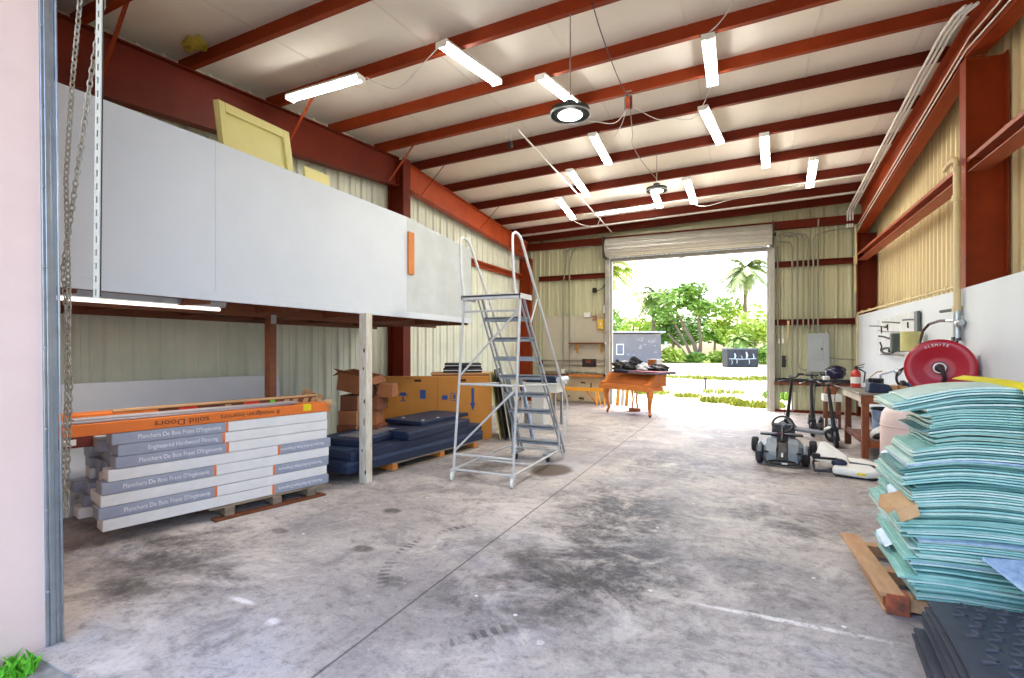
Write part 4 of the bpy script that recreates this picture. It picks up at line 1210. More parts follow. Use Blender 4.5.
highbay('large round high bay lamp hanging nearest the camera', -1.79, 5.42, 4.25, .22, [(-1.79, 5.42, 4.45), (-1.79, 5.43, zp(-1.79, 5.45) + .01)])
highbay('small distant round high bay lamp hanging near the roll-up door', -1.62, 10.27, 4.74, .2, [(-1.62, 10.27, 4.92), (-1.62, 10.28, zp(-1.62, 10.3) + .005)])
FL = [((-5.82, 5.2), (-4.58, 5.24), 0, 'fluorescent batten running along a purlin above the mezzanine'), ((-3.27, 5.11), (-3.15, 6.34), 0, 'fluorescent batten between the two purlins nearest the camera at left'),
      ((-2.57, 6.49), (-2.43, 7.74), 0, 'fluorescent batten right above the large round lamp'), ((-.44, 6.6), (-.47, 8.04), 0, 'large fluorescent batten on the right side of the near roof'),
      ((-2.52, 8.88), (-2.55, 10.15), 0, 'fluorescent batten beyond the large lamp under the ridge'), ((-3.37, 10.15), (-3.42, 11.62), 1, 'fluorescent batten left of the thin white conduit'),
      ((-4.11, 11.53), (-4.22, 13.03), 1, 'fluorescent batten farthest left near the back wall'), ((-.66, 8.76), (-.47, 10.12), 0, 'fluorescent batten right of the ceiling cord reel'),
      ((.26, 10.12), (.33, 11.58), 0, 'fluorescent batten second from the right wall conduits'), ((1.17, 11.56), (1.25, 13.11), 0, 'fluorescent batten nearest the right wall conduits'),
      ((-1.21, 11.55), (-1.19, 13.1), 0, 'fluorescent batten just right of the small distant lamp'), ((-1.97, 11.94), (-1.98, 13.05), 1, 'fluorescent batten right behind the small distant lamp'),
      ((-3.56, 12.9), (-2.08, 12.9), 1, 'fluorescent batten running across in front of the back wall')]
for (a, b, lit, lab) in FL:
    mid = Vector(((a[0] + b[0]) / 2, (a[1] + b[1]) / 2))
    za, zb = zp(*a) - .035, zp(*b) - .035
    zm = max(za, zb) if abs(a[1] - b[1]) > .2 else za
    A3, B3 = Vector((a[0], a[1], za)), Vector((b[0], b[1], zb))
    if abs(a[1] - b[1]) < .2:
        A3.z -= .02; B3.z -= .02
    t = thing('fluorescent_batten', lab, 'light fixture', ((A3.x + B3.x) / 2, (A3.y + B3.y) / 2, min(A3.z, B3.z)), 0, 'fluorescent battens under the roof')
    d = (B3 - A3).normalized(); sx = d.cross(Vector((0, 0, 1))).normalized()
    w = MB(); w.beam(A3, B3, .16, .03); w.beam(A3 - Vector((0, 0, .022)), B3 - Vector((0, 0, .022)), .06, .03); part('housing', w, white_enamel, t, .004)
    for s_ in (-1, 1):
        w = MB(); w.cyl(A3 + sx * .05 * s_ + d * .03 - Vector((0, 0, .035)), B3 + sx * .05 * s_ - d * .03 - Vector((0, 0, .035)), .016, 8); part('tube', w, tube_glow if lit else tube_fill, t)
    for p in (A3, B3):
        w = MB(); w.box(p - Vector((0, 0, .03)), (.16, .02, .07), math.atan2(d.y, d.x) + PI / 2); part('end_cap', w, white_enamel, t, .004)
# ------------------------------------------------------------------ right wall panels, pipe, conduits
w = MB(); w.ext([(2.36, 1.6, .25), (2.36, 8.12, .25), (2.36, 8.12, 2.37), (2.36, 1.6, 2.40)], (.018, 0, 0))
single('wall_panel', w, white_panel, 'large near white panel on the right wall below the bright red column', 'panel', kind='structure', bevel=.003)
w = MB(); w.ext([(2.42, 8.17, .25), (2.42, 14.75, .25), (2.42, 14.75, 2.44), (2.42, 8.17, 2.38)], (.018, 0, 0))
single('wall_panel', w, white_panel, 'far white panel on the right wall behind the hanging tools', 'panel', kind='structure', bevel=.003)
w = MB(); w.ext([(2.419, 9.9, 1.5), (2.419, 12.7, 1.5), (2.419, 12.7, 2.22), (2.419, 9.9, 2.24)], (-.008, 0, 0))
single('tool_board', w, M('tool_board_white', (214, 216, 214), .6), 'thin white pegboard fixed to the far white panel', 'pegboard', bevel=.002)
tan_pipe = M('tan_pipe', (226, 206, 158), .5, 0, (206, 184, 136), 4, .4)
t = thing('standpipe', 'tan vertical pipe with valves running down the red column', 'pipe', (2.30, 7.95, 1.7))
part('pipe', MB().tube([(2.31, 7.93, 2.15), (2.31, 7.93, 3.86)], .038, 12), tan_pipe, t)
part('elbow', MB().tube([(2.31, 7.93, 3.86), (2.31, 7.95, 3.93), (2.31, 8.02, 3.98), (2.33, 8.3, 4.0), (2.36, 8.55, 4.0)], .03, 10), tan_pipe, t)
w = MB(); w.lathe([(.05, 0), (.05, .06)], (2.31, 7.93, 2.1), n=14); w.lathe([(.05, 0), (.05, .06)], (2.31, 7.93, 3.45), n=14); w.lathe([(.045, 0), (.045, .05)], (2.31, 7.93, 3.8), n=14)
part('coupling', w, tan_pipe, t)
part('lower_fitting', MB().tube([(2.31, 7.93, 2.12), (2.31, 7.93, 1.74)], [.04, .045], 12), alum, t)
w = MB(); w.cyl((2.31, 7.9, 2.12), (2.26, 8.32, 2.12), .02, 8); part('valve_lever', w, black_plastic, t)
w = MB(); w.lathe([(.03, 0), (.05, .02), (.05, .08), (.03, .1)], (2.31, 7.88, 1.95), (0, -1, 0), 12); w.tube([(2.31, 7.93, 1.98), (2.25, 8.05, 1.99)], .022, 8); part('valve', w, alum, t)
w = MB(); w.box((2.30, 7.93, 1.76), (.07, .07, .05)); w.cyl((2.30, 7.80, 1.76), (2.30, 8.05, 1.75), .014, 8); w.cyl((2.31, 7.93, 1.74), (2.31, 7.93, 1.55), .016, 8); part('drain_valve', w, black_plastic, t)
w = MB(); w.tube([(2.25, 8.05, 1.99), (2.24, 8.3, 2.0), (2.20, 8.55, 1.97), (2.15, 8.62, 1.88), (2.06, 8.4, 1.72), (2.0, 8.0, 1.55), (1.98, 7.65, 1.5)], .018, 8)
single('air_hose', w, M('dark_red_hose', (70, 26, 30), .5), 'dark hose curving from the standpipe valve to the red reel', 'hose')
# hose reel
red_disc = M('crimson_enamel', (176, 14, 40), .3, 0, (160, 10, 34), 2, .3)
rx, ry, rz_ = 2.0, 7.4, 1.42
ax = Vector((-.30, -1, .04)).normalized()
t = thing('hose_reel', 'round crimson hose reel mounted beside the standpipe', 'reel', (rx, ry, rz_ - .33))
def axp(d): return Vector((rx, ry, rz_)) + ax * d
for dd, nm in ((0.0, 'front_flange'), (-.17, 'back_flange')):
    w = MB(); s_ = 1 if dd == 0 else -1
    w.lathe([(.10, -.02 * s_ - .004), (.15, -.02 * s_ - .004), (.18, -.006), (.245, -.002), (.255, .004), (.30, .003), (.325, -.004), (.332, -.014), (.325, -.02), (.18, -.016), (.13, -.03 * s_ - .008), (.10, -.03 * s_ - .008)], axp(dd), ax, 48)
    fl_ = part(nm, w, red_disc, t)
part('hose_coil', MB().lathe([(.12, -.135), (.26, -.13), (.27, -.09), (.26, -.05), (.12, -.045)], axp(0), ax, 32), black_rubber, t)
part('hub', MB().lathe([(.10, -.05), (.12, -.03), (.05, -.02), (.05, .03), (.03, .04)], axp(0), ax, 24), M('dark_hub', (120, 12, 34), .4), t)
part('hub_ring', MB().torus(axp(.02), .052, .012, ax, 24, 8), alum, t)
part('axle_cap', MB().lathe([(.036, .0), (.036, .045), (.02, .06), (.012, .06)], axp(0), ax, 16), black_plastic, t)
w = MB(); w.tube([axp(.06), axp(.09) + Vector((.03, 0, -.03)), axp(.07) + Vector((.05, 0, -.12)), axp(.03) + Vector((.02, 0, -.2))], .022, 8); part('crank', w, black_plastic, t)
part('mount_bracket', MB().beam(axp(-.16), (2.36, 7.75, 1.38), .05, .2), black_plastic, t)
q = Vector((0, 0, 1)).rotation_difference(ax)
sxv = Vector((0, 0, 1)).cross(ax).normalized(); uvv = ax.cross(sxv).normalized()
for i, ch in enumerate('ALEMITE'):
    a = R(118 - i * 7.2)
    c = axp(.006) + (sxv * math.cos(a) + uvv * math.sin(a)) * .265
    rotm = Matrix((sxv, uvv, ax)).transposed().to_4x4() @ Matrix.Rotation(a - PI / 2, 4, 'Z')
    o = text('lettering', ch, .042, white_ink, t, tuple(INV[t.name] @ c), rotm.to_euler(), align='CENTER', sx=1.0)
# conduits along the right rafter
for k in range(3):
    x = 2.22 + k * .055
    w = MB(); pts = [(x + .06, 7.55, zp(x, 7.5) - .02), (x, 7.7, zp(x, 7.7) - .04), (x, 8.2, zp(x, 8.2) - .05)]
    for j in range(1, 8):
        y = 8.2 + j * .95
        pts.append((x, y, zp(x, y) - .06 - .018 * j))
    pts += [(x + .01, 14.95, 4.78), (x + .01, 15.0, 4.6)]
    w.tube(pts, .02, 8)
    single('roof_conduit', w, white_enamel, 'white conduit along the right rafter, %s of three counted from the roof lamps' % ORD[k], 'conduit', 'conduits along the right rafter')
w = MB(); w.tube([(2.405, 8.2, 2.43), (2.405, 11.0, 2.46), (2.405, 14.7, 2.49), (2.40, 14.75, 2.40), (2.40, 14.76, 1.2)], .018, 8)
for j in range(8): w.box((2.405, 8.6 + j * .8, 2.44 + j * .008), (.05, .04, .055))
single('panel_conduit', w, tan_pipe, 'thin tan pipe clipped along the top of the far white panel', 'conduit')
w = MB(); w.tube([(2.37, 14.76, 4.6), (2.38, 14.76, 3.9), (2.36, 14.76, 3.78), (2.37, 14.76, 3.0)], .022, 8); w.box((2.36, 14.74, 3.78), (.07, .06, .2))
single('corner_conduit', w, tan_pipe, 'thin tan pipe down the back right corner column', 'conduit')

# tools on the board (x = 2.41)
XT = 2.405
def rod(pts, r=.010): return MB().tube([(XT, y, z) for y, z in pts], r, 6)
steel_tool = M('tool_steel', (92, 94, 98), .4, .6)
tools = [('wrench', [(12.21, 2.16), (11.6, 2.13), (10.96, 2.09)], 'long dark wrench hanging along the top of the pegboard', .013), ('wrench', [(10.75, 2.13), (10.4, 2.12), (10.0, 2.10)], 'long dark wrench beside the grey bar on the pegboard', .013),
         ('wire_hook', [(12.6, 2.01), (11.9, 1.96), (11.3, 1.94), (10.65, 1.92)], 'long wire rail across the middle of the pegboard', .006), ('clamp', [(12.5, 1.89), (12.1, 1.87), (11.7, 1.83), (11.5, 1.86)], 'small bent clamp at the far side of the pegboard', .016),
         ('spanner', [(11.5, 1.84), (11.1, 1.83), (10.8, 1.82)], 'short spanner in the middle of the pegboard', .016), ('pliers', [(12.4, 1.76), (12.25, 1.68), (12.35, 1.60), (12.25, 1.57)], 'small pliers low at the far side of the pegboard', .018),
         ('pliers', [(11.4, 1.80), (11.25, 1.72), (11.1, 1.76), (11.0, 1.70)], 'small open pliers low in the middle of the pegboard', .018), ('wire_hook', [(12.4, 1.52), (11.5, 1.52), (10.7, 1.53)], 'long wire rail along the bottom of the pegboard', .006),
         ('screwdriver', [(12.3, 2.08), (12.28, 1.95)], 'short screwdriver hanging upright at the far side of the pegboard', .014), ('screwdriver', [(11.8, 2.1), (11.78, 1.98)], 'short screwdriver hanging upright near the middle of the pegboard', .014),
         ('screwdriver', [(10.45, 2.08), (10.43, 1.98)], 'short screwdriver hanging below the near wrench', .014), ('long_rod', [(13.4, 2.13), (12.6, 2.10), (12.0, 2.06), (11.85, 2.08), (11.9, 2.04), (12.1, 2.05)], 'long thin rod reaching past the far edge of the pegboard', .009)]
for nm, pts, lab, r in tools:
    single(nm, rod(pts, r), black_plastic if nm != 'wrench' else steel_tool, lab, nm.replace('_', ' '), 'tools on the pegboard')
w = MB(); w.bx(2.36, 2.40, 9.75, 9.92, 1.88, 2.22); single('metal_bar', w, M('dark_grey_bar', (96, 104, 106), .5), 'grey flat bar standing above the green and yellow rolls', 'bar', bevel=.005)
w = MB(); w.lathe([(.13, 0), (.14, .01), (.14, .29), (.13, .30)], (2.25, 10.2, 1.59), n=20); single('green_canister', w, M('dark_green_can', (70, 82, 76), .35, .2), 'dark green canister mounted on the far white panel', 'canister')
w = MB(); w.lathe([(.12, 0), (.13, .01), (.13, .29), (.12, .30)], (2.25, 9.62, 1.60), n=20); single('paper_roll', w, M('straw_roll', (206, 198, 128), .7), 'straw yellow roll mounted beside the dark green canister', 'roll')
w = MB(); w.tube([(2.28, 11.2 + .45 * math.cos(a), 1.60 + .05 * math.sin(a)) for a in [2 * PI * i / 20 for i in range(20)]], .022, 6, closed=True); w.box((2.36, 11.2, 1.60), (.14, .05, .05))
single('tow_loop', w, black_plastic, 'flat black loop sticking out below the pegboard', 'loop')

# ------------------------------------------------------------------ workbench
ca = Vector((1.55, 9.14)); dy_ = Vector((-.02, 1.0)).normalized(); wa = math.atan2(-dy_.x, dy_.y)
MW = Matrix.Translation((ca.x, ca.y, 0)) @ Matrix.Rotation(wa, 4, 'Z')
t = thing('workbench', 'orange brown timber workbench against the far white panel', 'workbench', (ca.x, ca.y, 0), wa)
WW, WD, WH = .78, 1.40, .98
bench_m = M('stained_bench_timber', (150, 78, 34), .6, 0, (110, 54, 26), 3, .5, .1, stretch=(5, 5, 1))
part('worktop', local(MB().bx(-.05, WW + .05, -.05, WD, WH - .035, WH), MW), M('grey_worktop', (150, 142, 130), .7, 0, (110, 100, 90), 4, .5), t, .004)
for x, y in ((.0, .0), (WW - .09, 0), (0, WD - .12), (WW - .09, WD - .12)):
    part('leg', local(MB().bx(x, x + .09, y, y + .09, 0, WH - .035), MW), bench_m if y == 0 else wood_brown, t, .005)
part('apron', local(MB().bx(-.02, WW + .02, -.022, 0, WH - .16, WH - .035), MW), bench_m, t, .003)
part('apron', local(MB().bx(-.022, 0, -.02, WD, WH - .14, WH - .035), MW), M('pale_edge_board', (206, 196, 176), .6), t, .003)
part('rail', local(MB().bx(.0, WW, .02, .06, .16, .26), MW), bench_m, t, .003)
part('rail', local(MB().bx(.02, .06, .09, WD - .12, .2, .3), MW), wood_brown, t, .003)
part('shelf_board', local(MB().bx(.0, WW, .06, WD - .06, .24, .26), MW), wood_brown, t, .003)
def wl(x, y, z): return MW @ Vector((x, y, z))
# items below the bench
c = wl(.38, .42, .262)
t = thing('plastic_bucket', 'pale blue bucket standing under the workbench', 'bucket', c)
part('tub', MB().lathe([(.14, 0), (.155, .02), (.175, .42), (.185, .43), (.185, .45), (.165, .45), (.14, .03)], c, n=28), blue_pl, t)
part('lid_ring', MB().torus((c.x, c.y, c.z + .45), .18, .014, n=28), M('black_ring', (44, 48, 56), .5), t)
part('bail_handle', MB().tube([(c.x - .19, c.y, c.z + .4), (c.x - .18, c.y - .12, c.z + .3), (c.x, c.y - .2, c.z + .24), (c.x + .18, c.y - .12, c.z + .3), (c.x + .19, c.y, c.z + .4)], .006, 6), galv, t)
c = wl(.28, .17, .262)
t = thing('white_helmet', 'white and black helmet lying in front of the pale blue bucket', 'helmet', c)
w = MB(); w.ell((c.x, c.y, c.z + .10), (.16, .12, .11), 18, 10, Matrix.Rotation(R(-25), 3, 'Y')); part('shell', w, white_enamel, t)
w = MB(); w.ell((c.x - .02, c.y - .05, c.z + .09), (.12, .085, .06), 14, 8, Matrix.Rotation(R(-25), 3, 'Y')); part('visor', w, black_plastic, t)
# items on the bench
c = wl(.26, .60, WH)
t = thing('bench_vice', 'black bench vice clamped on the bench corner', 'vice', c)
part('base', MB().lathe([(.09, 0), (.09, .02), (.05, .04), (.05, .08)], c, n=16), black_plastic, t)
part('body', local(MB().bx(.18, .34, .47, .73, WH + .07, WH + .17), MW), black_plastic, t, .015)
part('jaw', local(MB().bx(.16, .36, .41, .46, WH + .06, WH + .2), MW), black_plastic, t, .01)
part('screw_handle', local(MB().tube([(.26, .33, WH + .11), (.26, .45, WH + .11)], .014, 8).tube([(.16, .34, WH + .13), (.36, .34, WH + .09)], .008, 6), MW), alum, t)
c = wl(.24, .14, WH)
t = thing('power_drill_case', 'navy tool case with open front on the bench edge', 'tool case', c)
w = MB(); w.ext([(.08, .02, WH), (.42, .02, WH), (.34, .02, WH + .13), (.10, .02, WH + .15)], (0, .26, 0)); part('shell', local(w, MW), navy, t, .02)
part('handle', local(MB().tube([(.16, .15, WH + .15), (.16, .15, WH + .19), (.28, .15, WH + .185), (.28, .15, WH + .14)], .012, 6), MW), black_plastic, t)
t = thing('small_carton', 'small tan carton lying on the bench between the tool case and the grinder', 'carton', wl(.42, .25, WH))
part('body', local(MB().box((.46, .22, WH + .055), (.24, .22, .11), R(8)), MW), card_tan, t, .005)
part('tape', local(MB().box((.46, .22, WH + .0555), (.04, .223, .112), R(8)), MW), card, t, .005)
c = wl(.72, .26, WH)
t = thing('bench_grinder', 'blue bench grinder on the right end of the workbench', 'grinder', c)
gb = M('grinder_blue', (52, 92, 136), .4, 0, (40, 74, 116), 4, .4)
part('motor', local(MB().lathe([(.05, -.11), (.075, -.09), (.08, 0), (.075, .09), (.05, .11)], (.70, .22, WH + .10), (1, 0, 0), 20), MW), gb, t)
part('foot', local(MB().bx(.64, .76, .15, .29, WH, WH + .04), MW), gb, t, .01)
for s_ in (-1, 1):
    part('wheel_guard', local(MB().lathe([(.02, -.03), (.085, -.025), (.09, 0), (.085, .025), (.02, .03)], (.70 + s_ * .15, .22, WH + .10), (1, 0, 0), 20), MW), black_plastic, t)
c = wl(.75, .62, WH)
t = thing('rubber_belt', 'black rubber belt loop standing behind the grinder', 'belt', c)
part('loop', MB().torus((c.x, c.y, c.z + .20), .18, .018, (-.3, -1, .1), 28, 8), black_rubber, t)
part('pulley', MB().lathe([(.02, -.03), (.07, -.025), (.05, 0), (.07, .025), (.02, .03)], (c.x + .05, c.y - .02, c.z + .08), (-.3, -1, .1), 20), black_plastic, t)
c = wl(.40, .80, WH)
t = thing('work_lamp', 'grey jointed work lamp at the back of the workbench', 'lamp', c)
part('base', MB().lathe([(.07, 0), (.07, .02), (.02, .03)], c, n=16), galv, t)
part('arm', MB().tube([(c.x, c.y, c.z + .02), (c.x, c.y, c.z + .24), (c.x + .18, c.y - .05, c.z + .32)], .018, 8), galv, t)
part('shade', MB().lathe([(.03, 0), (.07, .08), (.065, .08), (.025, .01)], (c.x + .18, c.y - .05, c.z + .32), (.7, -.4, -.5), 16), galv, t)
w = MB(); w.tube([(c.x - .14, c.y, c.z + .01), (c.x - .14, c.y - .02, c.z + .2), (c.x - .06, c.y - .02, c.z + .28), (c.x + .02, c.y - .02, c.z + .3)], .010, 6); part('cord', w, M('tan_cord', (190, 160, 110), .6), t)
c = wl(.14, 1.22, WH)
t = thing('fire_extinguisher', 'red fire extinguisher with white label at the back of the bench', 'fire extinguisher', c)
part('cylinder', MB().lathe([(.065, 0), (.075, .01), (.075, .22), (.06, .27), (.03, .29), (.025, .31)], c, n=24), M('extinguisher_red', (206, 48, 34), .35), t)
part('label', MB().lathe([(.0765, .07), (.0765, .18)], c, n=24), white_enamel, t)
w = MB(); w.box((c.x, c.y, c.z + .33), (.04, .05, .05)); w.beam((c.x - .02, c.y, c.z + .35), (c.x + .12, c.y - .03, c.z + .40), .02, .012); w.beam((c.x - .02, c.y, c.z + .33), (c.x + .11, c.y - .03, c.z + .35), .02, .012); part('valve_handle', w, black_plastic, t, .004)
part('hose', MB().tube([(c.x + .04, c.y, c.z + .32), (c.x + .13, c.y - .02, c.z + .26), (c.x + .11, c.y - .03, c.z + .08)], .012, 8), black_rubber, t)

# ------------------------------------------------------------------ pinkish tank behind the sheet stack
tank_m = M('pale_pink_tank', (226, 204, 196), .4, 0, (210, 182, 174), 1.6, .4)
t = thing('storage_tank', 'pale pinkish upright tank with domed top behind the turquoise stack', 'tank', (1.86, 7.72, 0))
part('shell', MB().lathe([(.34, 0), (.36, .03), (.36, .74), (.345, .84), (.30, .92), (.22, .98), (.12, 1.01), (.05, 1.02)], (1.86, 7.72, 0), n=40), tank_m, t)
part('seam_band', MB().torus((1.86, 7.72, .70), .36, .008, n=40), tank_m, t)
part('cap', MB().lathe([(.06, 1.01), (.06, 1.05), (.03, 1.06)], (1.86, 7.72, 0), n=20), galv, t)

# ------------------------------------------------------------------ back wall, right part
for k, (x, zt) in enumerate(((1.15, 4.45), (1.28, 4.42), (1.39, 4.40), (1.50, 4.38), (1.60, 4.62))):
    t = thing('conduit', 'grey conduit rising from the breaker panel, %s from the roll-up door' % ORD[k], 'conduit', (x, 14.9, 2.0), 0, 'conduits above the breaker panel')
    zb = 2.02
    xb = 1.40 + .10 * k if k < 4 else 1.76
    pts = [(xb, 14.93, zb), (xb, 14.93, 2.5), (x, 14.93, 2.9), (x, 14.93, zt)] if abs(x - xb) > .05 and k < 4 else [(x, 14.93, zb), (x, 14.93, zt)]
    if k < 3: pts = [(x, 14.93, 2.0 if k else 1.3), (x, 14.93, zt), (x - .05, 14.92, zt + .12), (x - .2, 14.91, zt + .16), (x - .45, 14.91, zt + .10)]
    if k == 3: pts = [(x, 14.93, 2.0), (x, 14.93, zt), (x + .06, 14.92, zt + .12), (x + .4, 14.91, zt + .2), (x + .9, 14.91, zt + .22)]
    if k == 4: pts = [(x, 14.93, 2.0), (x, 14.93, zt), (x, 14.8, zt + .25)]
    part('pipe', MB().tube(pts, .020, 8), conduit_m, t)
    if k == 0:
        part('bend', MB().tube([(x, 14.93, 1.3), (x + .03, 14.92, 1.15), (x + .15, 14.92, 1.08), (x + .24, 14.92, 1.07)], .020, 8), conduit_m, t)
w = MB(); w.tube([(1.03, 14.9, .03), (1.03, 14.9, 4.2), (.98, 14.9, 4.35), (.7, 14.9, 4.4)], .022, 8); single('conduit', w, conduit_m, 'tall grey conduit reaching the floor beside the cut-out hole', 'conduit')
w = MB(); w.tube([(.70, 14.95, .9), (.70, 14.95, 4.3)], .02, 8); single('conduit', w, conduit_m, 'grey conduit close beside the right guide post of the roll-up door', 'conduit')
t = thing('breaker_panel', 'grey breaker panel mounted on the back wall', 'electrical panel', (1.6, 14.95, 1.05))
bp = M('breaker_grey', (158, 164, 164), .45, .1, (146, 152, 152), 3, .3)
part('box', MB().bx(1.36, 1.84, 14.85, 15.02, 1.05, 2.02), bp, t, .008)
d_ = part('door', MB().bx(1.45, 1.71, 14.835, 14.85, 1.36, 1.90), bp, t, .004)
part('latch', MB().bx(1.655, 1.69, 14.82, 14.835, 1.60, 1.65), black_plastic, d_, .003)
w = MB(); w.tube([(1.84, 14.95, 1.4), (2.05, 14.95, 1.38), (2.38, 14.95, 1.36)], .016, 8); w.tube([(1.84, 14.93, 2.0), (1.80, 14.93, 2.1), (1.86, 14.93, 2.2), (2.0, 14.9, 2.24)], .016, 8); single('conduit', w, conduit_m, 'short grey conduit between the breaker panel and the corner column', 'conduit')
t = thing('wall_rail', 'rusty brown ledge rail along the lower back wall behind the scooters', 'ledge', (1.4, 14.95, .68))
part('rail', MB().bx(.60, 2.4, 14.86, 15.03, .70, .78), wood_brown, t, .004)
part('top_board', MB().bx(.62, 2.4, 14.80, 15.03, .79, .86), black_rubber, t, .01)
w = MB(); w.bx(.60, 2.4, 14.9, 15.05, 0.0, .06); single('base_rail', w, dark_steel, 'rusty bottom rail of the back wall behind the scooters', 'rail', bevel=.004)
w = MB(); w.box((.84, 15.0, 1.30), (.09, .06, .30)); w.tube([(.84, 14.96, 1.40), (.88, 14.94, 1.32), (.84, 14.96, 1.2)], .02, 6); single('wall_hanger', w, black_plastic, 'black hanger fixed to the back wall left of the breaker panel', 'hanger', bevel=.01)
for k, (x, z, lab) in enumerate(((.72, 1.83, 'left small white tag hanging under the girt'), (.82, 1.83, 'right small white tag hanging under the girt'))):
    w = MB(); w.box((x, 14.95, z), (.05, .02, .12)); w.cyl((x, 14.96, z + .06), (x, 14.96, z + .42), .005, 6); single('hanging_tag', w, white_enamel, lab + ' beside the roll-up door', 'tag', 'tags under the girt')
w = MB(); w.tube([(.94, 14.93, 2.3), (.94, 14.93, 1.95), (.92, 14.93, 1.88)], .018, 8); w.box((.94, 14.93, 2.3), (.05, .05, .1)); single('pull_switch', w, tan_pipe, 'tan pull switch hanging under the girt left of the breaker panel', 'switch')
t = thing('wooden_stool', 'white topped timber stool standing behind the scooters', 'stool', (1.55, 12.3, 0))
part('seat', MB().bx(1.40, 1.72, 12.15, 12.5, .56, .70), white_enamel, t, .008)
for x in (1.43, 1.66):
    for y in (12.18, 12.44): part('leg', MB().bx(x, x + .05, y, y + .05, 0, .56), wood_brown, t, .003)
part('rail', MB().bx(1.43, 1.70, 12.2, 12.23, .22, .30), wood_brown, t, .003)
part('lower_panel', MB().bx(1.44, 1.68, 12.2, 12.46, .02, .18), white_panel, t, .004)
w = crumple((1.56, 12.3, .80), (.12, .12, .11), 31); single('tan_bag', w, card, 'small crumpled tan bag on the white stool', 'bag')
# ------------------------------------------------------------------ kick scooters
def scooter(lab, loc, rz, mat_deck, tilt=0.0, hb=.5, fender=None, h=1.08):
    """local: x forward (front wheel at +x), origin under the front wheel"""
    t = thing('kick_scooter', lab, 'scooter', (0, 0, 0), 0, 'kick scooters by the workbench')
    rw = .115
    part('front_wheel', MB().lathe([(.05, -.028), (.10, -.03), (rw, -.012), (rw, .012), (.10, .03), (.05, .028)], (0, 0, rw), (0, 1, 0), 28), black_rubber, t)
    part('rear_wheel', MB().lathe([(.05, -.028), (.10, -.03), (rw, -.012), (rw, .012), (.10, .03), (.05, .028)], (-.88, 0, rw), (0, 1, 0), 28), black_rubber, t)
    w = MB()
    for s_ in (-1, 1): w.beam((0, s_ * .045, rw), (-.05, s_ * .045, .30), .03, .014, (1, 0, 0))
    w.box((-.05, 0, .30), (.06, .12, .05)); part('fork', w, black_plastic, t, .005)
    w = MB(); w.tube([(-.05, 0, .30), (-.14, 0, .72), (-.215, 0, h)], [.036, .027, .024], 10); part('stem', w, black_plastic, t)
    w = MB(); w.beam((-.06, 0, .33), (-.20, 0, .16), .09, .04); w.ext([(-.16, -.075, .115), (-.70, -.075, .115), (-.78, -.05, .125), (-.78, .05, .125), (-.70, .075, .115), (-.16, .075, .115), (-.12, .05, .13), (-.12, -.05, .13)], (0, 0, .05)); part('deck', w, mat_deck, t, .01)
    w = MB(); w.tube([(-.88 + .14 * math.cos(a), 0, rw + .14 * math.sin(a)) for a in [R(40 + i * 14) for i in range(9)]], .026, 6); part('rear_fender', w, fender or black_plastic, t)
    w = MB(); w.tube([(.1 * math.cos(a) * 1.4, 0, rw + .14 * math.sin(a)) for a in [R(30 + i * 14) for i in range(9)]], .024, 6); part('front_fender', w, black_plastic, t)
    w = MB(); w.tube([(-.19, -hb / 2, h + .045), (-.215, -.1, h + .02), (-.215, .1, h + .02), (-.19, hb / 2, h + .045)], .013, 8); part('handlebar', w, black_plastic, t)
    for s_ in (-1, 1):
        part('grip', MB().tube([(-.205, s_ * hb * .30, h + .033), (-.19, s_ * (hb / 2 + .01), h + .046)], .019, 8), black_rubber, t)
        part('brake_lever', MB().tube([(-.20, s_ * hb * .26, h + .02), (-.12, s_ * hb * .36, h + .0), (-.12, s_ * hb * .48, h - .01)], .007, 6), alum, t)
    part('display', MB().box((-.20, 0, h + .05), (.07, .07, .035), 0, 0, R(-20)), grey_plastic, t, .008)
    part('brake_cable', MB().tube([(-.2, .05, h + .02), (-.05, .09, h - .04), (-.06, .06, .8), (-.04, .04, .4)], .005, 5), cable_m, t)
    t.location = loc; t.rotation_euler = (tilt, 0, rz)
    return t
scooter('black scooter with long flat deck behind the ride-on kart', (.66, 11.05, 0), R(140), grey_plastic, R(-7), .55, white_enamel)
scooter('black scooter facing the camera right of the kart', (1.15, 11.7, 0), R(265), black_plastic, 0, .48)
scooter('black scooter with a helmet on its handlebar', (1.10, 10.98, 0), R(255), black_plastic, R(4), .40, None, 1.0)
scooter('black scooter nearest the workbench corner', (1.33, 9.92, 0), R(268), black_plastic, R(6), .36, None, 1.0)
c = Vector((1.40, 10.55, 1.09))
t = thing('bike_helmet', 'dark navy helmet hung on the scooter handlebars', 'helmet', c)
w = MB(); w.ell((c.x, c.y, c.z + .12), (.16, .13, .12), 22, 12); part('shell', w, M('navy_gloss', (30, 30, 62), .25), t)
w = MB()
for k in (-1, 0, 1): w.tube([(c.x + .165 * math.cos(a), c.y + k * .055, c.z + .12 + .125 * math.sin(a)) for a in [R(20 + i * 14) for i in range(11)]], .008, 5)
part('vent_rib', w, black_plastic, t)
part('strap', MB().tube([(c.x - .1, c.y - .1, c.z + .06), (c.x - .06, c.y - .11, c.z - .06), (c.x + .02, c.y - .1, c.z - .09), (c.x + .1, c.y - .1, c.z + .06)], .006, 5), cable_m, t)
part('white_pad', MB().box((c.x - .15, c.y - .05, c.z + .03), (.09, .09, .07), .4), white_enamel, t, .015)

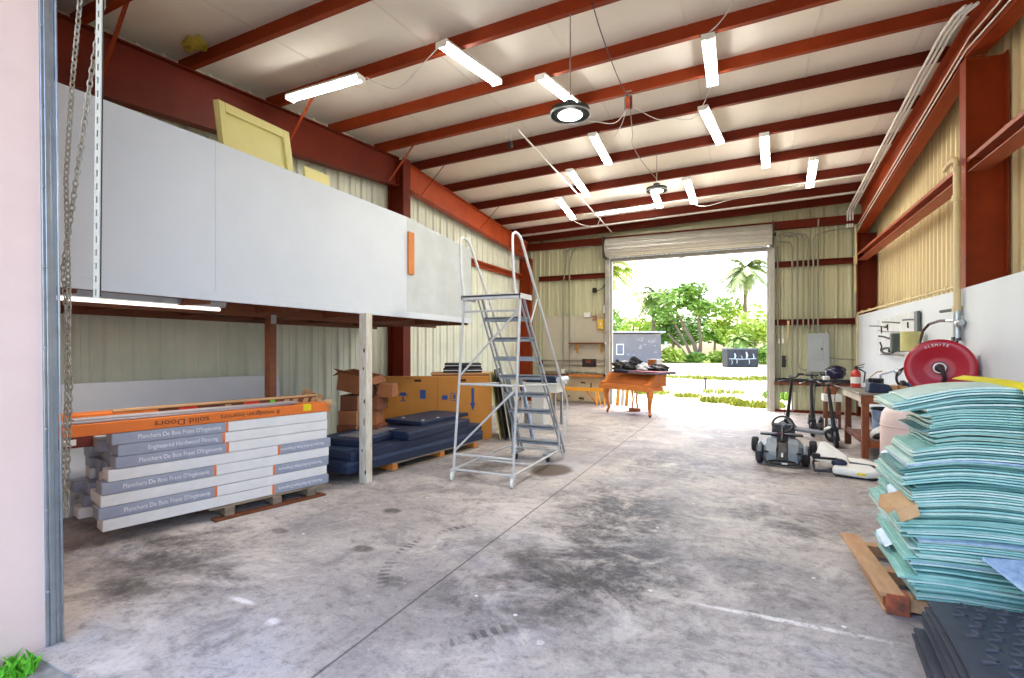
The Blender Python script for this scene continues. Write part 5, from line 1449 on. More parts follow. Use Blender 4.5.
# ------------------------------------------------------------------ ride-on kart (front faces the camera)
KA = R(-4)
MKt = Matrix.Translation((.44, 8.16, 0)) @ Matrix.Rotation(KA, 4, 'Z')
t = thing('ride_on_kart', 'low grey and black ride-on kart with four wheels and a steering wheel', 'kart', (.44, 8.16, 0), KA)
def K(w): return local(w, MKt)
part('frame', K(MB().tube([(-.20, -.12, .08), (.20, -.12, .08), (.25, .0, .09), (.22, .5, .10), (.25, .95, .12), (-.25, .95, .12), (-.22, .5, .10), (-.25, .0, .09)], .018, 8, closed=True).tube([(-.30, .05, .13), (.30, .05, .13)], .016, 8).tube([(-.40, .92, .12), (.40, .92, .12)], .016, 8)), black_plastic, t)
for s_ in (-1, 1):
    for (x, y, r_, wd) in ((.285, .03, .135, .085), (.40, .92, .115, .10)):
        wh = part('front_wheel' if y < .5 else 'rear_wheel', K(MB().lathe([(.06, -wd / 2), (r_ - .02, -wd / 2), (r_, -wd / 2 + .02), (r_, wd / 2 - .02), (r_ - .02, wd / 2), (.06, wd / 2)], (s_ * x, y, r_), (1, s_ * (.12 if y < .5 else 0), 0), 28)), M('kart_tyre', (62, 64, 70), .7, 0, (44, 46, 52), 12, .5) if (y < .5 and s_ == -1) else black_rubber, t)
        part('rim', K(MB().lathe([(.02, -wd / 2 - .006), (.058, -wd / 2 - .002), (.058, wd / 2 + .002), (.02, wd / 2 + .006)], (s_ * x, y, r_), (1, s_ * (.12 if y < .5 else 0), 0), 20)), grey_plastic, wh)
nose_m = M('grey_fairing', (128, 136, 142), .35, 0, (108, 118, 126), 3, .4)
w = MB()
sec = [(-.16, .10, .20, .16), (-.10, .20, .235, .09), (.04, .30, .255, .09), (.20, .345, .26, .10), (.34, .35, .25, .12)]
for sgn in (-1, 1):
    w2 = []
    for y, zt, hw, zb in sec:
        w2.append([(sgn * .07, y, zt), (sgn * hw * .8, y, zt - .02), (sgn * hw, y, zt - .08), (sgn * hw * .92, y, zb + .02), (sgn * .09, y, zb)])
    vs = [p for r_ in w2 for p in r_]
    n_ = 5
    fs = [(i * n_ + j, i * n_ + (j + 1) % n_, (i + 1) * n_ + (j + 1) % n_, (i + 1) * n_ + j) for i in range(len(w2) - 1) for j in range(n_)]
    fs += [tuple(range(n_)), tuple(range((len(w2) - 1) * n_, len(w2) * n_))]
    w.add(vs, fs)
part('front_fairing', K(w), nose_m, t, .012)
w = MB(); w.ext([(-.075, -.17, .09), (.075, -.17, .09), (.075, -.08, .235), (.06, .05, .30), (-.06, .05, .30), (-.075, -.08, .235)], (0, .05, .0)); part('nose_centre', K(w), black_plastic, t, .012)
part('badge', K(MB().box((0, -.14, .165), (.022, .006, .06), 0, R(-32))), white_ink, t)
w = MB(); w.tube([(-.25, -.10, .14), (-.20, -.17, .06), (-.08, -.19, .045), (.08, -.19, .045), (.20, -.17, .06), (.25, -.10, .14)], .016, 8); part('bumper', K(w), black_plastic, t)
part('bumper_badge', K(MB().box((.03, -.206, .06), (.07, .008, .02))), white_ink, t)
for s_ in (-1, 1):
    part('mud_guard', K(MB().tube([(s_ * .285 + 0, .03 + .15 * math.cos(a), .135 + .15 * math.sin(a)) for a in [R(40 + i * 12) for i in range(11)]], .03, 6)), nose_m, t)
    part('headlight', K(MB().ell((s_ * .2, -.10, .19), (.035, .02, .014))), black_plastic, t)
part('steering_column', K(MB().tube([(0, .18, .30), (0, .42, .50)], .02, 8)), black_plastic, t)
sw = part('steering_wheel', K(MB().torus((0, .42, .52), .135, .016, (0, -.75, .62), 32, 8)), black_plastic, t)
w = MB(); w.beam((-.13, .42, .52), (.13, .42, .52), .03, .02); w.beam((0, .42, .52), (0, .35, .43), .03, .02); w.lathe([(.03, -.01), (.04, .01), (.03, .02)], (0, .42, .52), (0, -.75, .62), 16); part('spokes', K(w), grey_plastic, sw)
part('dash', K(MB().box((-.02, .34, .38), (.56, .16, .03), R(4))), black_plastic, t, .012)
w = MB(); w.ext([(-.17, .50, .14), (.17, .50, .14), (.19, .85, .14), (-.19, .85, .14)], (0, 0, .06)); w.ext([(-.18, .82, .16), (.18, .82, .16), (.15, .92, .46), (-.15, .92, .46)], (0, .05, 0)); part('seat', K(w), black_plastic, t, .02)
part('brake_hose', K(MB().tube([(-.1, .28, .36), (-.05, .2, .42), (.06, .2, .40), (.1, .28, .36)], .01, 6)), M('maroon_hose', (96, 40, 60), .5), t)

# ------------------------------------------------------------------ white kart shell on the floor
t = thing('kart_shell', 'white kart body shell with black bumper frame lying on the floor', 'kart body', (1.15, 7.95, 0))
w = MB(); w.ext([(.98, 7.70, .03), (1.34, 7.60, .02), (1.50, 7.66, .03), (1.44, 7.92, .05), (1.05, 7.96, .06)], (0, 0, .09)); part('lower_hull', w, white_enamel, t, .03)
w = MB(); w.add([(.80, 8.02, .13), (1.20, 7.82, .10), (1.24, 8.02, .10), (.98, 8.36, .10), (.90, 8.22, .36), (1.12, 8.0, .20), (.98, 8.30, .36), (1.20, 8.04, .22), (.84, 8.06, .22)], [(0, 1, 5, 4, 8), (0, 8, 4, 6, 3), (4, 5, 7, 6), (6, 7, 2, 3), (1, 2, 7, 5), (0, 3, 2, 1)]); part('upper_shield', w, white_enamel, t, .02)
w = MB(); w.ext([(1.20, 8.06, .03), (1.55, 8.0, .02), (1.60, 8.14, .03), (1.40, 8.26, .05), (1.22, 8.22, .08)], (0, 0, .10)); part('side_pod', w, white_enamel, t, .03)
w = MB(); w.ext([(1.18, 7.95, .10), (1.48, 7.92, .09), (1.50, 8.02, .09), (1.2, 8.06, .11)], (0, 0, .035)); part('seat_recess', w, navy, t, .01)
w = MB(); w.tube([(1.10, 7.76, .05), (.80, 7.78, .04), (.78, 7.80, .14), (.80, 7.84, .20), (1.06, 7.84, .20)], .017, 8); w.tube([(.79, 7.79, .10), (.80, 8.0, .12), (.92, 8.1, .12)], .014, 8); w.box((.82, 7.86, .22), (.09, .08, .06)); part('bumper_frame', w, black_plastic, t)
w = MB(); w.ell((1.08, 7.84, .15), (.09, .06, .06)); part('headlight', w, navy, t)
part('tail_strut', MB().tube([(1.46, 7.80, .08), (1.62, 7.82, .09), (1.78, 7.86, .07)], .02, 8), black_plastic, t)
part('warning_sticker', MB().box((1.28, 7.612, .075), (.09, .008, .03), R(-16)), sticker_yellow, t)
part('under_tray', MB().ext([(1.02, 7.72, 0.0), (1.40, 7.63, 0.0), (1.52, 7.72, 0.0), (1.4, 8.05, 0), (1.0, 8.05, 0)], (0, 0, .03)), black_plastic, t)

# ------------------------------------------------------------------ turquoise sheet stack
turq = [M('turquoise_sheet', (160, 206, 192), .35, 0, (120, 176, 166), 14, .3), M('pale_turquoise_sheet', (214, 232, 220), .35, 0, (172, 208, 196), 14, .3), M('teal_sheet', (96, 150, 142), .35, 0, (72, 124, 122), 14, .3), M('frosted_blue_sheet', (132, 158, 192), .3, 0, (190, 208, 220), 22, .5), M('aqua_sheet', (184, 224, 212), .3, 0, (132, 190, 182), 14, .3)]
SX0, SX1, SY0, SY1 = .93, 2.33, 3.86, 4.72
rs = random.Random(11)
NS = 84
zb0, zt0 = .135, 1.365
pitch_s = (zt0 - zb0) / NS
run, runleft = (0, 0, 0), 0
for k in range(NS):
    f = k / (NS - 1)
    z = zb0 + (k) * pitch_s
    if runleft == 0:                       # sheets were stacked in small batches, each pushed in a little differently
        run = (rs.uniform(-.055, .045), rs.uniform(-.03, .02), rs.uniform(-.03, .03)); runleft = rs.randint(3, 8)
    runleft -= 1
    base = (.05 if .74 < f < .88 else 0) + (-.045 if .18 < f < .55 else 0) + (-.05 if f > .95 else 0)
    x0 = SX0 + base + run[0] + rs.uniform(-.03, .02)
    x1 = SX1 + rs.uniform(-.05, .03)
    y0 = SY0 + run[1] + rs.uniform(-.018, .012)
    y1 = SY1 + rs.uniform(-.05, .04) - .33 * min(max((f - .5) / .14, 0), 1)
    rot = run[2] + rs.uniform(-.012, .012)
    amp = .010 + .055 * f ** 1.3
    droop = .03 + .12 * f
    wob = rs.uniform(-.0022, .0022)
    def fn(u, v, x0=x0, x1=x1, y0=y0, y1=y1, z=z, amp=amp, droop=droop, f=f, rot=rot, wob=wob):
        x = x0 + (x1 - x0) * u; y = y0 + (y1 - y0) * v
        s_ = (x - SX0)
        g = amp * math.sin(min(max((s_ + .1) / .95, 0), 1) * PI) - droop * max(0, .2 - s_) * .8 + wob * math.sin(11 * u + 40 * wob) + .006 * f * math.sin(6 * v + 4 * f) + .003 * math.sin(14 * u + 9 * f)
        return (x - rot * (y - 4.3), y + rot * (x - 1.6), z + pitch_s * .74 + g)
    w = MB(); w.slab(fn, 20, 5, pitch_s * .74)
    lab = ('turquoise sheet topmost in the tall stack on the pallet' if k == NS - 1 else 'turquoise sheet at the very bottom of the tall stack' if k == 0 else 'bowed turquoise sheet, %s from the top of the tall stack' % ordinal(NS - k))
    mi = rs.choices((0, 1, 2, 3, 4), (4, 4, 2.4, 1.0, 4))[0]
    t_ = single('plastic_sheet', w, turq[mi], lab, 'sheet', 'turquoise sheets stacked on the pallet')
# frayed film hanging at the left ends
frost = M('frosted_film', (176, 194, 204), .3, 0, (122, 144, 170), 14, .4)
for k in range(4):
    z = .28 + k * .2
    w = MB()
    yy = SY0 + .02 + rs.uniform(0, .5); ln = rs.uniform(.15, .35)
    x = SX0 - .055 + rs.uniform(-.02, .02)
    w.add([(x + .06, yy, z + .05), (x + .05, yy + ln, z + .055), (x - .0, yy + ln, z + .02), (x - .02, yy + ln * .5, z - .01), (x - .005, yy, z + .005), (x + .062, yy, z + .053), (x + .052, yy + ln, z + .058), (x + .002, yy + ln, z + .023), (x - .018, yy + ln * .5, z - .007), (x - .003, yy, z + .008)],
          [(0, 1, 2, 3, 4), (9, 8, 7, 6, 5), (0, 5, 6, 1), (1, 6, 7, 2), (2, 7, 8, 3), (3, 8, 9, 4), (4, 9, 5, 0)])
    single('film_scrap', w, frost, 'frosted film scrap at the frayed end of the turquoise stack, %s from the bottom' % ORD[k], 'film', 'film scraps on the turquoise stack')
t = thing('wooden_pallet', 'tan timber pallet with scorched corner under the turquoise sheets', 'pallet', (1.6, 4.35, 0))
pal_tan = M('tan_pallet_wood', (200, 158, 116), .75, 0, (172, 126, 86), 3, .5, .15, stretch=(5, 1, 5))
for k, y in enumerate((3.93, 4.35, 4.85)):
    part('stringer', MB().bx(.82, 2.3, y - .045, y + .045, .022, .105), pal_tan, t, .005)
for k, x in enumerate((.82, 1.2, 1.55, 1.9, 2.24)):
    part('deck_board', MB().ext([(x - .05 - (.02 if k == 0 else 0), 3.86, .105), (x + .06, 3.86, .105), (x + .06 - (.06 if k == 0 else 0), 4.98, .105), (x - .07 - (.06 if k == 0 else 0), 4.98, .105)], (0, 0, .024)), pal_tan, t, .005)
    part('base_board', MB().bx(x - .05, x + .06, 3.88, 4.92, 0, .02), pal_tan, t, .003)
part('corner_block', MB().bx(.78, .90, 3.855, 3.95, .0, .128), M('scorched_wood', (190, 92, 50), .8, 0, (80, 62, 54), 14, .5), t, .006)
t = thing('cardboard_scrap', 'torn tan cardboard piece wedged into the turquoise stack', 'cardboard', (.86, 4.02, .62))
w = MB(); w.ext([(.815, 3.82, .665), (.775, 4.02, .69), (.90, 4.04, .73), (.925, 3.82, .705)], (0, 0, .006)); w.ext([(.815, 3.82, .665), (.925, 3.82, .705), (.93, 3.78, .65), (.835, 3.765, .605)], (0, 0, .006)); w.ext([(.775, 4.02, .69), (.815, 3.82, .665), (.795, 3.86, .62), (.76, 3.98, .635)], (0, 0, .006)); part('flap', w, card_tan, t)
w = MB(); w.ext([(1.20, 3.74, .455), (1.38, 3.56, .31), (1.80, 3.60, .33), (1.62, 3.78, .47)], (.004, 0, .014)); single('blue_sheet', w, turq[3], 'frosted blue sheet poking out from the front of the turquoise stack', 'sheet', bevel=.002)
strap_m = M('yellow_strap', (238, 226, 30), .5)
w = MB()
zt = zt0
pts = [(1.38, 4.72, zt + .074), (1.39, 4.4, zt + .078), (1.41, 4.1, zt + .077), (1.43, 3.80, zt + .062), (1.44, 3.77, zt - .02), (1.45, 3.76, zt - .3)]
for a, b in zip(pts[:-1], pts[1:]): w.beam(a, b, .07, .005, (-.35, -.25, 1))
single('tie_strap', w, strap_m, 'bright yellow strap across the top of the turquoise stack', 'strap')

# ------------------------------------------------------------------ black rubber mats
mat_m = M('rubber_mat', (60, 62, 72), .5, 0, (46, 48, 58), 6, .5, .1)
NM = 7
for k in range(NM):
    f = k / (NM - 1)
    z = .075 + k * .026 + (.03 if k > 2 else 0)
    x0 = (.80 + .008 * k if k < 3 else .85 + .02 * (k - 3)) + rs.uniform(-.008, .008); y1 = 3.38 + .028 * k + rs.uniform(-.02, .02); y0 = 1.9
    def fn(u, v, x0=x0, y1=y1, z=z, f=f):
        x = x0 + (2.2 - x0) * u ** 1.4; y = y0 + (y1 - y0) * v
        e = max(0, 1 - (x - x0) / .22)
        g = -.045 * e * e * (.6 + .6 * math.sin(v * 5 + f)) + .008 * math.sin(7 * v + 3 * f)
        return (x - .10 * (1 - v) + .05 * (1 - f) * 0, y, max(z + g, .02 + .003 * k + z * .3))
    w = MB(); w.slab(fn, 22, 16, .014)
    lab = 'black rubber mat topmost in the pile, patterned with raised bars' if k == NM - 1 else 'black rubber mat at the bottom of the pile' if k == 0 else 'black rubber mat, %s from the top of the pile' % ORD[NM - 1 - k]
    o = single('rubber_mat', w, mat_m, lab, 'mat', 'rubber mats in the near pile')
    if k == NM - 1:
        w = MB()
        for i in range(11):
            for j in range(14):
                x = x0 + .10 + i * .085 + (.04 if j % 2 else 0); y = 2.0 + j * .115
                if y > y1 - .03: continue
                u = ((x - x0) / (2.2 - x0)) ** (1 / 1.4); v = (y - y0) / (y1 - y0)
                p = fn(u, v)
                w.box((p[0], p[1], p[2] + .002), (.07, .014, .010), R(20)); w.box((p[0] + .02, p[1] + .03, p[2] + .002), (.014, .06, .010), R(20))
        part('tread_pattern', w, M('mat_bar_rubber', (84, 86, 96), .5), o, kind='stuff')
w = MB()
w.bx(.86, 2.15, 3.18, 3.27, 0, .055); w.bx(.86, 2.15, 2.1, 2.19, 0, .055)
single('timber_block', w, wood_grey, 'grey timber bearer under the black rubber mats', 'timber', bevel=.005)
# ------------------------------------------------------------------ ceiling cords
t = thing('cord_reel', 'orange and grey cord reel hung at the roof ridge between the lamps', 'cord reel', (-1.66, 7.96, 5.40))
part('drum', MB().lathe([(.05, -.05), (.09, -.05), (.09, .05), (.05, .05)], (-1.66, 7.9, 5.42), (1, .2, 0), 20), M('reel_orange', (216, 90, 40), .5), t)
part('side_plate', MB().lathe([(.03, -.075), (.11, -.07), (.11, -.055), (.03, -.05)], (-1.66, 7.9, 5.42), (1, .2, 0), 20), galv, t)
part('bracket', MB().box((-1.66, 7.9, 5.53), (.08, .06, .12)), alum, t)
part('coiled_cord', MB().torus((-1.63, 7.9, 5.42), .085, .016, (1, .2, 0)), black_plastic, t)
for pts, lab, r, m_ in (
    ([(-1.52, 5.35, 5.36), (-1.55, 5.9, 5.30), (-1.62, 7.0, 5.36), (-1.66, 7.85, 5.48)], 'thin cord running from the near purlin to the cord reel', .006, cable_m),
    ([(-1.66, 7.98, 5.35), (-1.75, 8.6, 5.22), (-1.83, 9.0, 5.2), (-1.78, 9.6, 5.1), (-1.62, 10.27, 4.95)], 'chain cord swagged from the cord reel to the small distant lamp', .007, chain_m),
    ([(-1.68, 7.92, 5.35), (-1.80, 7.6, 5.02), (-1.95, 7.1, 4.86), (-2.05, 6.8, 4.80), (-1.98, 6.2, 4.72), (-1.85, 5.6, 4.46)], 'white cord looping from the cord reel towards the large lamp', .007, white_cable),
    ([(-1.60, 7.95, 5.36), (-1.3, 8.3, 5.26), (-1.1, 8.6, 5.36), (-.75, 8.5, 5.28), (-.45, 7.9, 5.48)], 'white cord sagging from the cord reel to the right batten', .006, white_cable),
    ([(-1.7, 7.9, 5.34), (-1.78, 7.9, 5.1), (-2.0, 8.1, 4.94), (-2.2, 8.5, 4.98), (-2.4, 8.9, 5.45)], 'white cord looping from the cord reel to the batten under the ridge', .005, white_cable),
    ([(-.44, 6.62, 5.46), (-.3, 6.3, 5.36), (-.15, 6.0, 5.38), (-.1, 5.5, 5.46)], 'white cord from the large right batten along the near roof', .006, white_cable),
    ([(-3.2, 5.12, 5.28), (-3.6, 5.2, 5.1), (-4.1, 5.35, 4.98), (-4.55, 5.3, 5.2)], 'thin white cord sagging between the two left battens', .006, white_cable),
    ([(-1.19, 13.05, 5.12), (-.9, 12.9, 5.0), (-.3, 12.9, 5.1), (.4, 12.9, 5.12), (1.1, 12.95, 5.24)], 'white cord swagged along a far purlin to the last batten', .008, white_cable),
    ([(-4.2, 13.0, 5.02), (-3.95, 13.1, 4.9), (-3.7, 13.4, 4.92), (-3.5, 13.1, 5.04)], 'white cord looping beside the batten at the back wall', .008, white_cable)):
    w = MB()
    P = [Vector(p) for p in pts]
    fine = []
    for i in range(len(P) - 1):
        p0, p1, p2, p3 = P[max(i - 1, 0)], P[i], P[i + 1], P[min(i + 2, len(P) - 1)]
        for j in range(6):
            q = j / 6
            fine.append(.5 * ((2 * p1) + (p2 - p0) * q + (2 * p0 - 5 * p1 + 4 * p2 - p3) * q * q + (3 * p1 - p0 - 3 * p2 + p3) * q ** 3))
    fine.append(P[-1])
    w.tube(fine, r, 6)
    single('ceiling_cable', w, m_, lab, 'cable')
w = MB(); w.tube([(-3.67, 8.2, zp(-3.6, 8.3) - .03), (-3.62, 11.6, zp(-3.6, 11.6) - .03), (-3.60, 14.75, zp(-3.6, 14.8) - .02)], .016, 8)
single('roof_conduit', w, white_enamel, 'thin white conduit running under the purlins towards the back opening', 'conduit')
t = thing('hanging_plug', 'black plug dangling from the roof on a pale cord', 'plug', (-3.72, 8.3, 5.1))
part('cord', MB().tube([(-3.60, 8.05, 5.49), (-3.74, 8.05, 5.47), (-3.74, 8.05, 5.24)], .008, 6), white_cable, t)
part('body', MB().lathe([(.015, 0), (.04, .02), (.045, .08), (.02, .13)], (-3.74, 8.05, 5.11), n=12), black_plastic, t)
for k, (xa, ya, xb, yb) in enumerate(((-3.9, 12.97, 2.2, 12.97), (-3.9, 14.02, 2.2, 14.02))):
    w = MB(); w.tube([(xa, ya - .05, zp(xa, ya) - .03), (xb, yb - .05, zp(xb, yb) - .03)], .016, 8)
    single('roof_conduit', w, white_enamel, ('white conduit along the far purlin above the small lamp', 'white conduit along the last purlin in front of the back wall')[k], 'conduit')

single('insulation_tear', crumple((-6.03, 3.96, zp(-6.03, 3.96) + .165), (.16, .10, .045), 61, amp=.6), M('yellow_insulation', (226, 212, 96), .9, 0, (178, 160, 60), 9, .5), 'torn yellow insulation tuft hanging from the roof above the yellow door', 'insulation')
# ------------------------------------------------------------------ yard: shed, container, weeds
shed_wall = M('grey_shed_wall', (122, 120, 122), .8, 0, (106, 104, 108), .8, .4)
t = thing('yard_shed', 'low grey flat-roofed shed across the yard', 'shed', (-12, 58, 0))
S0, S1, S2 = Vector((-20.5, 53.5)), Vector((-8.69, 58.0)), Vector((-11.6, 65.5))
sd = (S1 - S0); S3 = S0 + (S2 - S1)
part('walls', MB().ext([(p.x, p.y, -.1) for p in (S0, S1, S2, S3)], (0, 0, 3.3)), shed_wall, t)
cc = (S0 + S1 + S2 + S3) / 4
part('roof', MB().ext([(cc.x + (p.x - cc.x) * 1.07, cc.y + (p.y - cc.y) * 1.07, 3.2 + (.12 if p in (S0, S1) else .0)) for p in (S0, S1, S2, S3)], (0, 0, .18)), M('shed_roof_edge', (186, 186, 192), .7), t)
nv = Vector((sd.y, -sd.x)).normalized()
def on_shed(a, b, z0, z1, d=.06):
    p0, p1 = S0 + sd * a, S0 + sd * b
    w = MB(); w.ext([(p0.x, p0.y, z0), (p1.x, p1.y, z0), (p1.x, p1.y, z1), (p0.x, p0.y, z1)], (nv.x * d, nv.y * d, 0)); return w
f_ = part('window', on_shed(.615, .68, .9, 2.1), white_enamel, t); part('pane', on_shed(.622, .673, 1.0, 2.0, .08), M('shed_glass', (110, 114, 130), .2), f_)
part('side_window', MB().ext([(S1.x + .06, S1.y + 2.2, 1.0), (S1.x + .09, S1.y + 3.4, 1.0), (S1.x + .09, S1.y + 3.4, 2.4), (S1.x + .06, S1.y + 2.2, 2.4)], (.12, .05, 0)), white_enamel, t)
w = MB()
rr = random.Random(2)
for i in range(14):
    a = .70 + .25 * rr.random(); z = .8 + 1.9 * rr.random(); q = on_shed(a, a + .012 + .02 * rr.random(), z, z + .1 + .1 * rr.random(), .02); w.add(q.v, q.f)
part('paint_patch', w, M('pale_patch_paint', (150, 150, 156), .8), t)
t = thing('yard_dumpster', 'dark steel dumpster with pale paint smears standing in the yard', 'dumpster', (-.4, 48.8, 0))
part('body', MB().ext([(-1.62, 48.2, -.03), (.80, 48.9, -.03), (.80, 48.9, 1.55), (-1.62, 48.2, 1.55)], (-.5, 1.6, 0)), M('dumpster_grey', (46, 50, 58), .6, 0, (34, 38, 46), 2, .5), t, .03)
part('rim', MB().ext([(-1.68, 48.15, 1.52), (.86, 48.87, 1.52), (.86, 48.87, 1.63), (-1.68, 48.15, 1.63)], (-.5, 1.7, 0)), M('dumpster_rim', (96, 104, 116), .6), t, .02)
w = MB()
for k in range(5):
    a = k / 4; w.beam((-1.58 + 2.32 * a, 48.19 + .68 * a, .12), (-1.58 + 2.32 * a, 48.19 + .68 * a, 1.5), .07, .06, (1, 0, 0))
part('rib', w, bpy.data.materials['dumpster_grey'], t)
w = MB()
def dmp(u, z): return (-1.62 + 2.42 * u, 48.16 + .70 * u - .03, z)
w.tube([dmp(.06, .72), dmp(.5, .68), dmp(.94, .74)], .035, 5)
for u_, za_, zb_, r_ in ((.14, .2, .7, .03), (.24, .72, 1.2, .08), (.30, .3, .7, .04), (.46, .7, 1.0, .03), (.62, .72, 1.3, .09), (.70, .25, .7, .04), (.84, .7, 1.15, .05)):
    w.tube([dmp(u_, za_), dmp(u_ + .02, (za_ + zb_) / 2), dmp(u_ - .01, zb_)], [r_ * .5, r_, r_ * .6], 5)
part('paint_smear', w, M('pale_scrawl', (196, 206, 214), .7), t)
weed_m = [M('yellow_green_weeds', (146, 152, 56), .8, 0, (112, 130, 36), 3, .5), M('lawn_green', (112, 146, 48), .8, 0, (84, 120, 30), 3, .5)]
def weeds(c, rx_, ry_, n, h, m, seed, lab, r=None):
    rr = random.Random(seed); w = MB()
    for i in range(n):
        a = rr.uniform(0, 2 * PI); q = math.sqrt(rr.random())
        x = c[0] + rx_ * q * math.cos(a); y = c[1] + ry_ * q * math.sin(a); z0 = c[2]
        hh = h * rr.uniform(.4, 1); b = rr.uniform(0, 2 * PI); wd = h * .16
        dx, dy = math.cos(b), math.sin(b)
        tip = (x + dx * hh * rr.uniform(.2, .8), y + dy * hh * rr.uniform(.2, .8), z0 + hh)
        mid_ = ((x + tip[0]) / 2 - dx * .02, (y + tip[1]) / 2, z0 + hh * .6)
        w.add([(x - dy * wd, y + dx * wd, z0), (x + dy * wd, y - dx * wd, z0), (mid_[0] + dy * wd * .8, mid_[1] - dx * wd * .8, mid_[2]), tip, (mid_[0] - dy * wd * .8, mid_[1] + dx * wd * .8, mid_[2])], [(0, 1, 2, 3, 4)])
    o = bpy.data.objects.new('grass', w.mesh('grass', m, Matrix.Translation(-Vector(c)), False)); COL.objects.link(o); o.location = c
    o['label'] = lab; o['category'] = 'grass'; o['kind'] = 'stuff'
    return o
for k, (x, y, rx_, ry_, n, h, m, lab) in enumerate((
    (-.75, 17.2, .62, .5, 260, .20, 0, 'weed clump just outside the back opening, between the other two near clumps'), (.25, 16.4, .75, .55, 300, .18, 0, 'weed clump outside beside the right guide post'), (-1.9, 18.6, .5, .5, 150, .16, 0, 'thin weed clump outside just right of the piano'),
    (-3.3, 19.4, .7, .7, 170, .18, 0, 'weed clump seen between the piano legs'), (-.9, 20.6, .8, .45, 90, .2, 0, 'sparse weed clump on the bright sand beyond the near clumps'), (1.0, 19.6, .55, 1.2, 240, .26, 1, 'green weed clump at the right edge of the doorway view'),
    (-3.6, 30.0, 2.2, .8, 260, .22, 0, 'left weed strip in the middle of the yard'), (-.9, 29.4, 1.9, .9, 300, .24, 0, 'middle weed strip in the yard'), (1.4, 30.4, 1.5, .8, 260, .26, 0, 'right weed strip in the middle of the yard'))):
    weeds((x, y, -.03), rx_, ry_, n, h, weed_m[m], k + 1, lab)
weeds((-3.40, 1.26, -.012), .10, .13, 200, .09, M('bright_grass', (120, 200, 50), .6, 0, (84, 170, 34), 9, .5), 7, 'bright green grass tuft at the foot of the pink wall end')
sg = thing('yard_stake', 'dark stake standing alone on the bright sand of the yard', 'stake', (-1.55, 21.9, -.03))
part('post', MB().box((-1.55, 21.9, .2), (.07, .05, .46)), card_dark, sg, .005)
part('cap', MB().box((-1.55, 21.9, .42), (.14, .06, .07)), black_plastic, sg, .01)

# ------------------------------------------------------------------ trees
bark = M('grey_brown_bark', (150, 128, 104), .9, 0, (112, 94, 76), 3, .5, .3)
def leaf_mat(n, a, b):
    m = M(n, a, .55, 0, b, 1.2, .3)
    return m
lf = [leaf_mat('mid_green_leaves', (138, 172, 62), (88, 128, 38)), leaf_mat('yellow_green_leaves', (178, 196, 80), (138, 164, 50)), leaf_mat('deep_green_leaves', (108, 142, 56), (70, 104, 38)), leaf_mat('palm_leaves', (142, 158, 80), (96, 118, 52))]
def leaves(w, c, r, n, rr, size, shell=.55):
    for i in range(n):
        while True:
            v = Vector((rr.uniform(-1, 1), rr.uniform(-1, 1), rr.uniform(-1, 1)))
            if shell < v.length < 1: break
        p = Vector((c[0] + v.x * r[0], c[1] + v.y * r[1], c[2] + v.z * r[2]))
        a = Vector((rr.uniform(-1, 1), rr.uniform(-1, 1), rr.uniform(-.6, .6))).normalized()
        b = a.cross(Vector((rr.uniform(-1, 1), rr.uniform(-1, 1), rr.uniform(-1, 1)))).normalized()
        s_ = size * rr.uniform(.6, 1.3)
        w.add([p - a * s_, p - b * s_ * .45, p + a * s_, p + b * s_ * .45], [(0, 1, 2, 3)])
def tree(lab, base, h, crowns, m, seed, trunks, size=.32, n=420, name='leafy_tree', group='trees across the yard'):
    rr = random.Random(seed)
    t = thing(name, lab, 'tree', base, 0, group)
    w = MB()
    for tr in trunks: w.tube([(base[0] + a, base[1] + b, z) for a, b, z, _ in tr], [q for *_, q in tr], 7)
    part('trunk', w, bark, t)
    w = MB()
    for (dx, dy, z, rx_, rz2) in crowns:
        for k in range(7):
            c = (base[0] + dx + rr.uniform(-.6, .6) * rx_, base[1] + dy + rr.uniform(-.6, .6) * rx_, z + rr.uniform(-.55, .55) * rz2)
            leaves(w, c, (rx_ * .5, rx_ * .5, rz2 * .42), n // 7, rr, size, .3)
    o = bpy.data.objects.new('crown', w.mesh('crown', m, INV[t.name], False)); COL.objects.link(o); o.parent = t
    return t
tree('round crowned green tree with forked pale trunks across the yard', (-6.2, 63.6, 0), 9, [(-2.4, 0, 6.6, 3.0, 2.6), (1.6, .5, 7.4, 2.8, 2.2), (-.5, 0, 7.8, 2.6, 1.8)], lf[0], 1,
     [[(1.0, 0, 0, .3), (.4, 0, 2.2, .24), (-.6, 0, 4.0, .2), (-1.6, 0, 6.2, .12)], [(1.0, 0, 0, .26), (1.2, 0, 2.6, .2), (.9, 0, 5.0, .16), (1.6, 0, 7.0, .1)], [(.0, 0, 0, .22), (-1.2, 0, 1.8, .18), (-2.6, 0, 3.4, .12)], [(.4, 0, 0, .2), (-.4, 0, 2.0, .16), (-2.0, 0, 5.0, .1)]], n=760)
tree('yellow green tree beside the tall palm at the right of the yard', (-1.6, 70, 0), 8, [(.4, 0, 5.6, 2.8, 2.4), (-1.4, 0, 4.0, 2.0, 1.6)], lf[1], 2, [[(0, 0, 0, .25), (.2, 0, 3, .2), (.5, 0, 6, .1)]], n=620)
tree('deep green tree behind the forked pale trunks', (-9.2, 71, 0), 7, [(0, 0, 5.0, 2.4, 2.4), (1.4, 0, 3.2, 2.2, 1.6)], lf[2], 3, [[(0, 0, 0, .25), (.2, 0, 3, .2), (.3, 0, 5, .1)]], n=560)
tree('pale green tree above the roof of the grey shed', (-15.6, 76, 0), 7, [(0, 0, 4.8, 3.0, 1.8), (2.8, 0, 4.4, 2.2, 1.4)], lf[1], 4, [[(0, 0, 0, .25), (.2, 0, 3, .2), (.3, 0, 5, .1)]], n=560)
